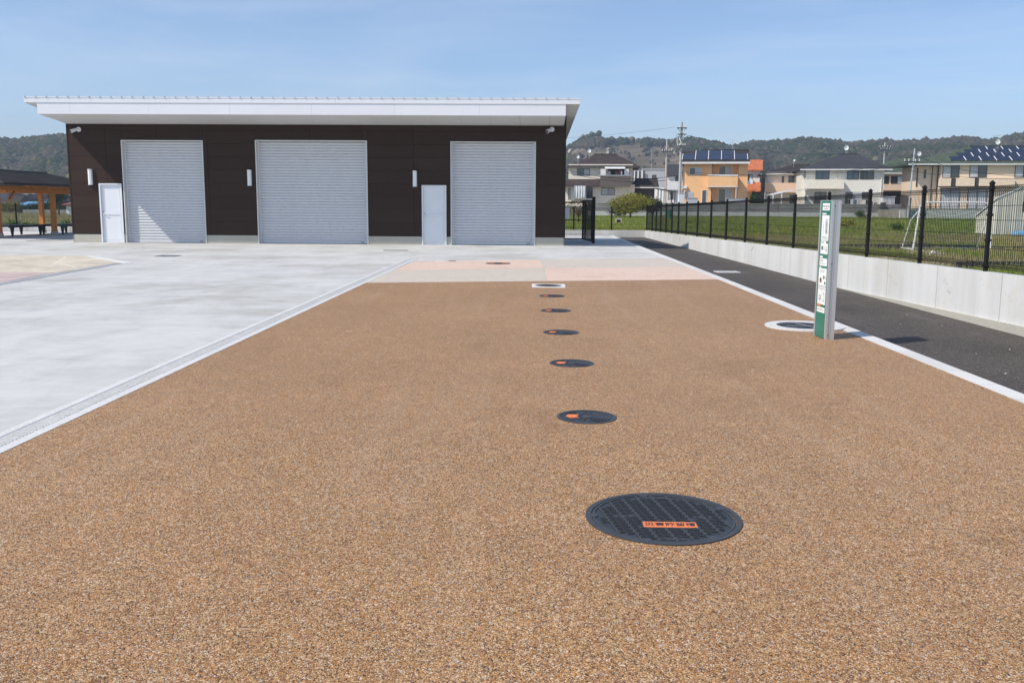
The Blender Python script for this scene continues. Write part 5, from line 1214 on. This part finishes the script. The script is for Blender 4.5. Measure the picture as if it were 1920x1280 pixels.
# block wall along the field
M['blockwall'] = m_blocks('concrete_blocks', (.27,.265,.255), .4, .2, .12, .008, (.17,.165,.16), 'xz')
t = thing('block_wall', 'long grey concrete block wall on a pale footing along the field', 'wall', (20, 100, .1))
a, b = X_(1105, 100), X_(1692, 100)
x = a; 
while x < b:
    x2 = min(x+4, b); obj('block_panel', MB().box(x+.01, x2-.01, 100, 100.15, .64, 1.5), M['blockwall'], t); obj('footing', MB().box(x+.005, x2-.005, 99.94, 101.2, -.4, .64), M['castwall'], t); obj('coping', MB().box(x+.003, x2-.003, 99.97, 100.18, 1.5, 1.56), M['plinth'], t); x = x2
t = thing('concrete_wall', 'pale concrete plot wall below the house with solar panels', 'wall', (X_(1780, 92), 92, .1))
x, b = X_(1690, 94), X_(1990, 94)
while x < b: obj('wall_panel', MB().box(x+.01, x+2.4-.01, 94, 94.2, -.4, 1.02), M['castwall'], t); x += 2.4
obj('backfill', MB().box(X_(1690, 94), b, 94.2, 101.2, -.4, 1.0), M['terrace'], t)
x = X_(1668, 98); tag(obj('wall_pillar', MB().box(x-.2, x+.2, 99.3, 99.85, -.2, 1.75), M['darkgrey']), 'dark pillar standing at the end of the block wall', 'pillar')
x = X_(1711, 93); tag(obj('wall_pillar', MB().box(x-.12, x+.12, 93.5, 93.9, -.2, 2.1).box(x-.16, x+.16, 93.46, 93.94, 2.1, 2.2), M['darkgrey']), 'slim dark gate pillar on the pale concrete plot wall', 'pillar')

c = D(1254.5, 408, 80); tag(obj('water_butt', MB().tube((c.x, 80, .05), (c.x, 80, .95), .24, 14, .26).tube((c.x, 80, .95), (c.x, 80, 1.0), .28, 14), plain('green_plastic', (.03,.20,.13), .5)), 'green plastic water butt standing in the grass by the fence', 'barrel')
c = D(1160, 412, 62); t = thing('culvert', 'small concrete culvert with dark opening in the grass behind the low wall', 'culvert', (c.x, 62, .1)); obj('frame', MB().box(c.x-.2, c.x+.2, 61.9, 62.3, .42, .52).box(c.x-.2, c.x-.13, 61.9, 62.3, -.1, .42).box(c.x+.13, c.x+.2, 61.9, 62.3, -.1, .42), M['plinth'], t); obj('opening', MB().box(c.x-.13, c.x+.13, 62.2, 62.3, -.1, .42), M['hole'], t)

# ------------------------------------------------------------------ utility poles and wires
M['polec'] = plain('concrete_pole', (.42,.41,.40), .8, .12, 2)
def pole(label, px, top, base_z, Y, r=.15, arms=(), mat='polec', lean=0, extra=True):
    b = D(px, 370, Y); x = b.x; zt = D(px, top, Y).z
    t = thing('utility_pole', label, 'utility pole', (x, Y, base_z)); obj('shaft', MB().tube((x, Y, base_z-.2), (x+lean, Y, zt), r, 12, r*.7), M[mat], t)
    for py, hw in arms:
        z = D(px, py, Y).z; c = obj('cross_arm', MB().box(x-hw, x+hw, Y-.24, Y-.14, z-.06, z+.06), M['darkgrey'], t)
        for s in (-1, -.45, .45, 1): obj('insulator', MB().tube((x+s*hw*.93, Y-.19, z+.06), (x+s*hw*.93, Y-.19, z+.28), .05, 8, .035), M['whitewall'], c)
        obj('brace', MB().tube((x-hw*.8, Y-.2, z), (x, Y-.15, z-.7), .025, 5).tube((x+hw*.8, Y-.2, z), (x, Y-.15, z-.7), .025, 5), M['darkgrey'], c)
    for k in range(10): z = base_z+2.2+k*.45; obj('step_bolt', MB().tube((x-(r+.12), Y, z), (x+(r+.12), Y, z), .012, 4), M['darkgrey'], t) if extra and z < zt-1 else None
    return t, x, zt
P1 = pole('tall concrete utility pole with cross-arms standing beside the orange house', 1274, 229, ZG, 104, .17, ((240.5, .55), (252, .42), (274, .42)))
x = P1[1]; z = D(1272, 262, 104).z; obj('transformer', MB().tube((x-.38, 104, z-.35), (x-.38, 104, z+.35), .13, 10), M['slate'], P1[0]); obj('switch_box', MB().box(x-.30, x-.18, 103.8, 104.1, z-.9, z-.5), M['polec'], P1[0])
P2 = pole('slimmer concrete pole with side brackets left of the tall pole', 1247.5, 263, ZG, 118, .15, ((284, .6),))
P3 = pole('distant concrete pole rising above the roof of the cream house', 1653, 267, ZG, 170, .16, ((276, 1.0), (280, .8)))
P4 = pole('slim grey steel pole standing by the pale plot wall', 1704, 279, -.1, 93, .10, ((303.5, .75),), 'alu', .25, False)
def wire(label, pts, sag=.5, r=.014):
    m_ = MB()
    for a, b in zip(pts[:-1], pts[1:]):
        a = Vector(a); b = Vector(b); n = 14; q = [a.lerp(b, k/n)-Vector((0, 0, sag*4*(k/n)*(1-k/n))) for k in range(n+1)]
        for u, v in zip(q[:-1], q[1:]): m_.tube(u, v, r, 4, caps=False)
    tag(obj('power_line', m_, M['black']), label, 'cable')
wire('overhead line running from the tall pole towards the garage roof', [D(1266, 238.5, 104), D(985, 262, 112)], .25, .010)
wire('overhead line between the two concrete poles', [D(1270, 251, 104), D(1247, 282.5, 118)], .3)
wire('low overhead line crossing in front of the beige house', [D(1266, 330, 104), D(1000, 299, 100)], 1.0, .022)
wire('second low overhead line crossing in front of the beige house', [D(1266, 336, 104), D(1000, 303, 100)], 1.0, .022)
wire('overhead line crossing in front of the orange house', [D(1276, 321, 104), D(1500, 321, 101), D(1704, 303, 93)], .35, .018)
wire('second overhead line crossing in front of the orange house', [D(1276, 324, 104), D(1500, 324, 101), D(1704, 306, 93)], .4, .018)
wire('overhead line from the tall pole to the distant pole', [D(1282, 252, 104), D(1651, 278, 170)], 1.6, .02)
wire('overhead line from the distant pole past the green roof', [D(1655, 276, 170), D(1710, 291, 93), D(1960, 330, 80)], .6, .018)
wire('overhead line crossing the front of the house with solar panels', [D(1704, 320, 93), D(1960, 335, 80)], .3, .018)

# ------------------------------------------------------------------ trees and shrubs near the houses
def at_ground(px, py, Y): p = D(px, py, Y); return (p.x, p.y, p.z)
b = D(1182, 398, 86); tree('garden_tree', 'broad olive-green tree in front of the beige house', 'tree', (b.x, 86, .2), 2.35, 2.35, M['olive'], 6500, 60, .075, .10, low=.06, rr=.30, limbs=14)
b = D(1225, 390, 92); tree('shrub', 'dark green shrub beside the olive-green tree', 'shrub', (b.x, 92, .2), 1.9, 1.0, M['deep'], 1800, 22, .08, .06, low=.05)
b = D(1160, 398, 93); tree('shrub', 'low dark shrub at the foot of the block wall by the tree', 'shrub', (b.x, 93, .15), 1.3, 1.3, M['deep'], 1300, 16, .07, .05, low=.02)
b = D(1085, 398, 62); tree('fruit_tree', 'sparse young fruit tree with bare dark branches behind the gate', 'tree', (b.x, 62, .15), 1.75, 1.1, M['sparse'], 700, 26, .05, .06, low=.15, rr=.22, limbs=16)
b = D(1413, 385, 110); tree('shrub', 'dark conifer shrub beneath the small orange-tiled house', 'shrub', (b.x, 110, ZG), 1.9, .75, M['deep'], 1500, 20, .07, .06, low=.02)
b = D(1613, 410, 97); tree('shrub', 'small green bush growing at the foot of the block wall', 'shrub', (b.x, 97, .1), .9, .8, M['mid'], 900, 12, .06, .04, low=.02)
b = D(1588, 432, 55); tree('shrub', 'yellowish weed bush standing alone in the field grass', 'shrub', (b.x, 55, .1), .6, .6, M['olive'], 700, 10, .05, .03, low=.02)
b = D(1683, 436, 50); tree('shrub', 'dark green weed bush in the field beside the goal', 'shrub', (b.x, 50, .1), .55, .5, M['mid'], 700, 10, .05, .03, low=.02)

# ------------------------------------------------------------------ left background behind the shelter
hp = []
for k in range(52):
    x = -36+k*.38; c = (x+random.uniform(-.1, .1), 48+random.uniform(-.5, .6), .05+random.uniform(-.05, .08)); hp.append(clumps(c, (.5, .45, .34+random.uniform(0, .10)), 8, 240, .45))
C = np.concatenate(hp); V, T = leaf_cloud(C, .06); tag(obj('hedge', fast_mesh('hedge', V, T, M['mid']), None), 'dense green weedy hedge behind the low boundary wall', 'hedge', kind='stuff')
P = [(x, y, -.45) for x, y in zip(rng.uniform(-95, -22, 12000), rng.uniform(56, 135, 12000))]
grass('dry_meadow', 'yellow dry meadow grass beyond the hedge', P, .1, .42, .03, M['grassd'], 6, .25)
def lhouse(label, Y, px0, px1, wall_py, eave_py, ridge_py, wall, roof, kind='hip', depth=7, wins=2, group=None, zb=-.45, over=.6):
    t = thing('house', label, 'house', (X_((px0+px1)/2, Y), Y, zb), 0, group); pm_ = (px0+px1)/2
    pbox('wall', t, wall, Y, px0, eave_py-.5, px1, wall_py, depth, zb=zb)
    a, b = X_(px0, Y)-over, X_(px1, Y)+over; ze_ = Z_(eave_py, pm_, Y); zr_ = Z_(ridge_py, pm_, Y)
    if kind == 'hip': obj('roof', hip(MB(), a, b, Y-over, Y+depth+over, ze_, a+(b-a)*.3, a+(b-a)*.7, zr_, .15), M[roof], t)
    elif kind == 'gable':   # gable end faces the camera
        m_ = (a+b)/2; obj('gable', MB().hexa([(a+over, Y+.02, ze_-.1), (b-over, Y+.02, ze_-.1), (b-over, Y+.3, ze_-.1), (a+over, Y+.3, ze_-.1), (m_-.05, Y+.02, zr_-.2), (m_+.05, Y+.02, zr_-.2), (m_+.05, Y+.3, zr_-.2), (m_-.05, Y+.3, zr_-.2)]), M[wall], t)
        obj('roof', MB().hexa([(a, Y-over, ze_-.15), (m_, Y-over, zr_-.15), (m_, Y+depth, zr_-.15), (a, Y+depth, ze_-.15), (a, Y-over, ze_), (m_, Y-over, zr_), (m_, Y+depth, zr_), (a, Y+depth, ze_)]).hexa([(m_, Y-over, zr_-.15), (b, Y-over, ze_-.15), (b, Y+depth, ze_-.15), (m_, Y+depth, zr_-.15), (m_, Y-over, zr_), (b, Y-over, ze_), (b, Y+depth, ze_), (m_, Y+depth, zr_)]), M[roof], t)
    else: obj('roof', MB().hexa([(a, Y-over, ze_-.12), (b, Y-over, ze_-.12), (b, Y+depth, zr_-.12), (a, Y+depth, zr_-.12), (a, Y-over, ze_), (b, Y-over, ze_), (b, Y+depth, zr_), (a, Y+depth, zr_)]), M[roof], t)
    for k in range(wins):
        u = (k+.5)/wins; c = px0+(px1-px0)*u; w_ = (px1-px0)/wins*.28; hh = (wall_py-eave_py)
        if hh > 4: window(t, Y, c-w_, eave_py+hh*.25, c+w_, eave_py+hh*.62, panes=('glass', 'curtain'))
    return t
lhouse('dark temple-like house with swept tiled roofs behind the shelter', 142, -30, 26, 397, 384, 367, 'darkwall', 'r_black', 'hip', 10, 3)
t = thing('house', 'tall dark tiled house with layered gable roof at the shelter post', 'house', (X_(-5, 150), 150, -.45))
pbox('wall', t, 'darkwall', 150, -40, 372, 8, 397, 8, zb=-.45); obj('roof', hip(MB(), X_(-60, 150), X_(18, 150), 148.5, 160, Z_(372, -10, 150), X_(-40, 150), X_(-6, 150), Z_(358, -10, 150), .2), M['r_slate'], t)
lhouse('low shed with bright blue sheet roof behind the shelter', 128, 30, 60, 397, 384.5, 378, 'darkwall', 'r_blue', 'shed', 4, 0, over=.5)
lhouse('grey tiled house with pale upper wall behind the blue shed roof', 165, 18, 44, 397, 372, 365, 'greywall', 'r_slate', 'hip', 8, 3)
lhouse('house with dark front gable between the shelter posts', 160, 44, 70, 397, 373, 364, 'greywall', 'r_black', 'gable', 8, 2)
lhouse('dark low house with tiled roof behind the shelter post', 150, 70, 84, 397, 377, 372, 'darkwall', 'r_slate', 'hip', 8, 1)
lhouse('pale house with grey front gable behind the round tree', 158, 98, 124, 397, 376, 366, 'offwhite', 'r_slate', 'gable', 8, 2)
lhouse('white house with dark red roof by the garage corner', 118, 124, 150, 393, 383, 375, 'whitewall', 'r_red', 'hip', 7, 0, over=.5)
b = D(110, 392, 112); tree('round_tree', 'dark round-topped tree in front of the gabled pale house', 'tree', (b.x, 112, -.45), 3.4, 1.55, M['deep'], 2600, 26, .09, .12, low=.42)
for px, w_, lb in ((72, 2.0, 'dark shrub beside the shelter posts across the meadow'), (20, 1.8, 'brownish garden shrub in front of the temple-like house'), (92, 2.4, 'wide low garden shrub left of the round tree')):
    b = D(px, 396, 124); tree('shrub', lb, 'shrub', (b.x, 124, -.45), 1.9, w_, M['deep'] if px != 20 else M['olive'], 1200, 18, .10, .06, low=.02)
t = thing('garden_wall', 'long low grey garden wall between meadow and houses behind shelter', 'wall', (X_(80, 120), 120, -.45))
x = X_(40, 121)
while x < X_(150, 121): obj('wall_panel', MB().box(x+.01, x+2.99, 121, 121.2, -.5, .25), M['blockwall'], t); x += 3
for px, lb in ((37.5, 'slim distant utility pole behind the blue shed roof'), (96, 'slim distant utility pole beside the pale gabled house')): pole(lb, px, 352, -.45, 170, .13, (), 'polec', 0, False)[0]['group'] = 'distant poles behind the shelter'
# chalk lines on the block paving
M['chalk'] = plain('chalk', (.68,.62,.53), .9, .15, 4)
for k, ((p0, q0), (p1, q1)) in enumerate((((124, 482), (99, 497)), ((90, 500.5), (118, 501)), ((112, 494.5), (142, 501)))):
    a = G(p0, q0); b = G(p1, q1); n_ = (b-a).cross(Vector((0, 0, 1))).normalized()*.035
    tag(obj('chalk_line', MB().prism([(p.x, p.y) for p in (a-n_, b-n_, b+n_, a+n_)], .0062, .0075+.0006*k), M['chalk']), ('long pale scuff line on the beige block paving', 'short pale scuff line at the foot of the long one', 'curving pale scuff line beside the long one on the block paving')[k], 'scuff mark')
# far town below the hill
cols = ['whitewall', 'offwhite', 'greywall', 'cream']; rfs = ['r_slate', 'r_black', 'r_slate', 'r_green']
for k in range(22):
    px = -8+k*7+random.uniform(-2, 2); Y = 230+random.uniform(0, 90); py = 366-random.uniform(0, 9); w_ = random.uniform(4, 8)
    t = thing('house', 'tiny distant house among others below the wooded hill behind shelter', 'house', (X_(px, Y), Y, 0), 0, 'distant houses below the hill')
    a, b = X_(px-w_/2, Y), X_(px+w_/2, Y); z1 = Z_(py, px, Y); z2 = z1+random.uniform(.5, 1.2); zb_ = -.45
    obj('wall', MB().box(a, b, Y, Y+7, zb_, z1), M[random.choice(cols)], t); obj('roof', hip(MB(), a-.5, b+.5, Y-.5, Y+7.5, z1, a+(b-a)*.3, a+(b-a)*.7, z2, .15), M[random.choice(rfs)], t)
    window(t, Y, px-w_*.25, py+1.5, px+w_*.2, py+4, panes=('glass',))

# ------------------------------------------------------------------ wooded hills
SKY = [(-700, 262), (-400, 252), (-150, 262), (0, 258), (30, 262), (60, 256), (100, 254), (132, 251), (300, 246), (500, 262), (700, 258), (900, 272), (1000, 285), (1063, 276), (1080, 264), (1100, 252), (1117, 246.5), (1125, 247), (1140, 254), (1152, 259), (1175, 257.5), (1185, 258.5), (1200, 261), (1215, 258), (1240, 262), (1275, 262), (1290, 259), (1310, 258.5), (1325, 263), (1350, 267), (1362, 273.5), (1372, 273.5), (1390, 269), (1410, 263.5), (1425, 265), (1445, 263), (1470, 261), (1500, 258), (1540, 259.5), (1575, 264.5), (1600, 267), (1630, 265), (1655, 261.5), (1690, 264), (1730, 260.5), (1760, 261), (1800, 255.5), (1825, 257), (1845, 262.5), (1880, 257), (1910, 250), (1960, 248), (2200, 252), (2500, 245), (2800, 262)]
saz, sel = [], []
for px, py in SKY:
    d = ray(px, py); saz.append(math.atan2(d.x, d.y)); sel.append(d.z/math.hypot(d.x, d.y))
RR0, RR1 = 360., 760.; CR = 2.6
def hill(az, r):
    zr_ = H+float(np.interp(az, saz, sel))*RR1-CR; r0 = RR0+50*mnoise.noise((az*9, 0, 5)); u = (r-r0)/(RR1-r0)
    if u <= 0: return -.6
    if u > 1: return zr_-(r-RR1)*.25
    x, y = r*math.sin(az), r*math.cos(az); s = u**1.15
    sp_ = mnoise.noise((az*22, r*.003, 1))*.30+mnoise.noise((az*55, r*.008, 2))*.13
    z = zr_*(s+sp_*s*(1-u)*2.4)
    return min(z, (float(np.interp(az, saz, sel))*r+H-CR*.9)) - .6*(1-u)
A_ = np.radians(np.arange(-46, 46.01, .3)); RD = np.concatenate([np.arange(340, 780, 11), [800, 850, 930]])
hv = [(r*math.sin(a), r*math.cos(a), hill(a, r)) for a in A_ for r in RD]; nr = len(RD)
hf = [(i*nr+j, i*nr+j+1, (i+1)*nr+j+1, (i+1)*nr+j) for i in range(len(A_)-1) for j in range(nr-1)]
def m_hill():
    m, t, p = nodes('hill_soil'); v = coords(t, 'Object'); a = noise(t, v, .03, 6, .65); b = noise(t, v, .15, 5, .65)
    c = ramp(t, a, [(.3, (.075,.08,.055)), (.5, (.14,.115,.085)), (.66, (.27,.215,.155)), (.8, (.36,.29,.20))]); c = mixc(t, 1, c, ramp(t, b, [(.3, (.7,.72,.7)), (.7, (1.2,1.2,1.2))]), 'MULTIPLY')
    L(t, c, p.inputs['Base Color']); p.inputs['Roughness'].default_value = 1; p.inputs['Specular IOR Level'].default_value = 0; return m
hl = struct('hills', MB().add(hv, hf), m_hill()); hl.data.polygons.foreach_set('use_smooth', [True]*len(hl.data.polygons))
import bmesh as _bm
def ico(seed):
    b_ = _bm.new(); _bm.ops.create_icosphere(b_, subdivisions=1, radius=1)
    for v in b_.verts:
        d = v.co.normalized(); k = 1+.30*mnoise.noise(d*1.7+Vector((seed*7, 0, 0)))+.18*mnoise.noise(d*4.5+Vector((0, seed*5, 0))); v.co = d*k
    V = np.array([v.co[:] for v in b_.verts]); T = np.array([[v.index for v in f.verts] for f in b_.faces]); b_.free(); return V, T
ICO = [ico(s) for s in range(6)]
def m_wood(name, cols):
    m, t, p = nodes(name); gi = N(t, 'ShaderNodeNewGeometry'); c = ramp(t, gi.outputs['Random Per Island'], [(i/max(1, len(cols)-1), q) for i, q in enumerate(cols)])
    b = noise(t, coords(t, 'Object'), .9, 4, .7); c = mixc(t, 1, c, ramp(t, b, [(.3, (.6,.6,.6)), (.7, (1.3,1.3,1.3))]), 'MULTIPLY'); L(t, c, p.inputs['Base Color']); p.inputs['Roughness'].default_value = 1; p.inputs['Specular IOR Level'].default_value = 0
    bump(t, p, b, 1.0, .8); return m
WOODS = {'evergreen_wood': ('dark evergreen trees covering the distant hills', [(.026,.042,.022), (.040,.056,.028), (.055,.066,.034)]),
         'bare_wood': ('grey-brown leafless trees covering the distant hills', [(.070,.062,.048), (.095,.084,.064), (.08,.076,.050)]),
         'fresh_wood': ('pale yellow-green spring trees scattered on the distant hills', [(.09,.105,.035), (.13,.125,.045), (.20,.17,.12)])}
acc = {k: ([], []) for k in WOODS}; cnt = {k: 0 for k in WOODS}
BARE = [(1165, 300, 75, 30), (1235, 305, 55, 30), (1128, 261, 18, 6), (1085, 288, 22, 10), (1190, 275, 12, 8)]
done = 0; tries = 0
def pxy(x, y, z): q = CAMR.transposed() @ (Vector((x, y, z))-CP); return 960+F*q.x/-q.z, 640-F*q.y/-q.z
while done < 24000 and tries < 120000:
    tries += 1; az = R_(rng.uniform(-33, 33)); px0 = 1005+F*math.tan(az)
    if 200 < px0 < 990: 
        if rng.random() > .12: continue
    r = math.sqrt(rng.uniform(370**2, 768**2)); z = hill(az, r)
    if z < .2: continue
    x, y = r*math.sin(az), r*math.cos(az); px, py = pxy(x, y, z); bare = any(((px-a)/c)**2+((py-b)/d)**2 < 1+.6*mnoise.noise((px*.05, py*.05, 0)) for a, b, c, d in BARE)
    if bare and rng.random() < .965: continue
    n_ = mnoise.noise((x*.012, y*.012, 3))+.6*mnoise.noise((x*.05, y*.05, 8)); q = rng.random()
    kd = 'fresh_wood' if q < .06 else ('bare_wood' if n_+rng.normal()*.25 > .02 else 'evergreen_wood')
    s = rng.uniform(1.2, 2.7)*(.6 if bare else 1); V, T = ICO[rng.integers(0, 6)]; a = rng.uniform(0, 6.28); ca, sa = math.cos(a), math.sin(a)
    W = np.stack([(V[:, 0]*ca-V[:, 1]*sa)*s*rng.uniform(.8, 1.2), (V[:, 0]*sa+V[:, 1]*ca)*s, V[:, 2]*s*rng.uniform(.75, 1.25)], 1)+np.array([x, y, z+s*.55])
    acc[kd][0].append(W); acc[kd][1].append(T+cnt[kd]); cnt[kd] += len(W); done += 1
for kd, (lb, cols_) in WOODS.items():
    o = obj(kd, fast_mesh(kd, np.concatenate(acc[kd][0]), np.concatenate(acc[kd][1]), m_wood(kd, cols_)), None); tag(o, lb, 'woodland', kind='stuff')
# slope protection works: pale concrete patches on the cut hillside
def on_hill(px, py):
    d = ray(px, py); az = math.atan2(d.x, d.y); e = d.z/math.hypot(d.x, d.y)
    for r in np.arange(370, 770, 3.):
        if hill(az, r) >= H+e*r: return Vector((r*math.sin(az), r*math.cos(az), H+e*r))
    return Vector((755*math.sin(az), 755*math.cos(az), H+e*755))
M['slope'] = plain('sprayed_concrete', (.42,.37,.29), .95, .15, .3)
for lb, q in (('pale sprayed concrete slope beside the garage roof', [(1062, 290), (1067, 289), (1075, 277), (1070, 276)]), ('narrow pale concrete chute above the beige house roof', [(1136, 291), (1140.5, 291), (1142.5, 279.5), (1137.5, 280)]), ('pale concrete slope facing beside the tall utility pole', [(1262, 288), (1270, 289), (1267, 282), (1258, 279)])):
    pts_ = [on_hill(*p) for p in q]; tw = Vector((0, -2.2, .9)); m_ = MB().hexa([p-tw*.8 for p in pts_]+[p+tw for p in pts_]); tag(obj('slope_facing', m_, M['slope']), lb, 'slope')
# ------------------------------------------------------------------ haze
hz = bpy.data.materials.new('haze'); hz.use_nodes = True; ht_ = hz.node_tree; ht_.nodes.clear()
pvn = ht_.nodes.new('ShaderNodeVolumePrincipled'); pvn.inputs['Color'].default_value = (.58,.68,.82,1); pvn.inputs['Density'].default_value = .00052; pvn.inputs['Anisotropy'].default_value = .2
on = ht_.nodes.new('ShaderNodeOutputMaterial'); ht_.links.new(pvn.outputs[0], on.inputs['Volume'])
hb = obj('haze', MB().box(-1700, 1700, -400, 1700, -1.5, 130), hz); tag(hb, 'thin pale haze hanging over the fields and hills', 'haze', kind='stuff')
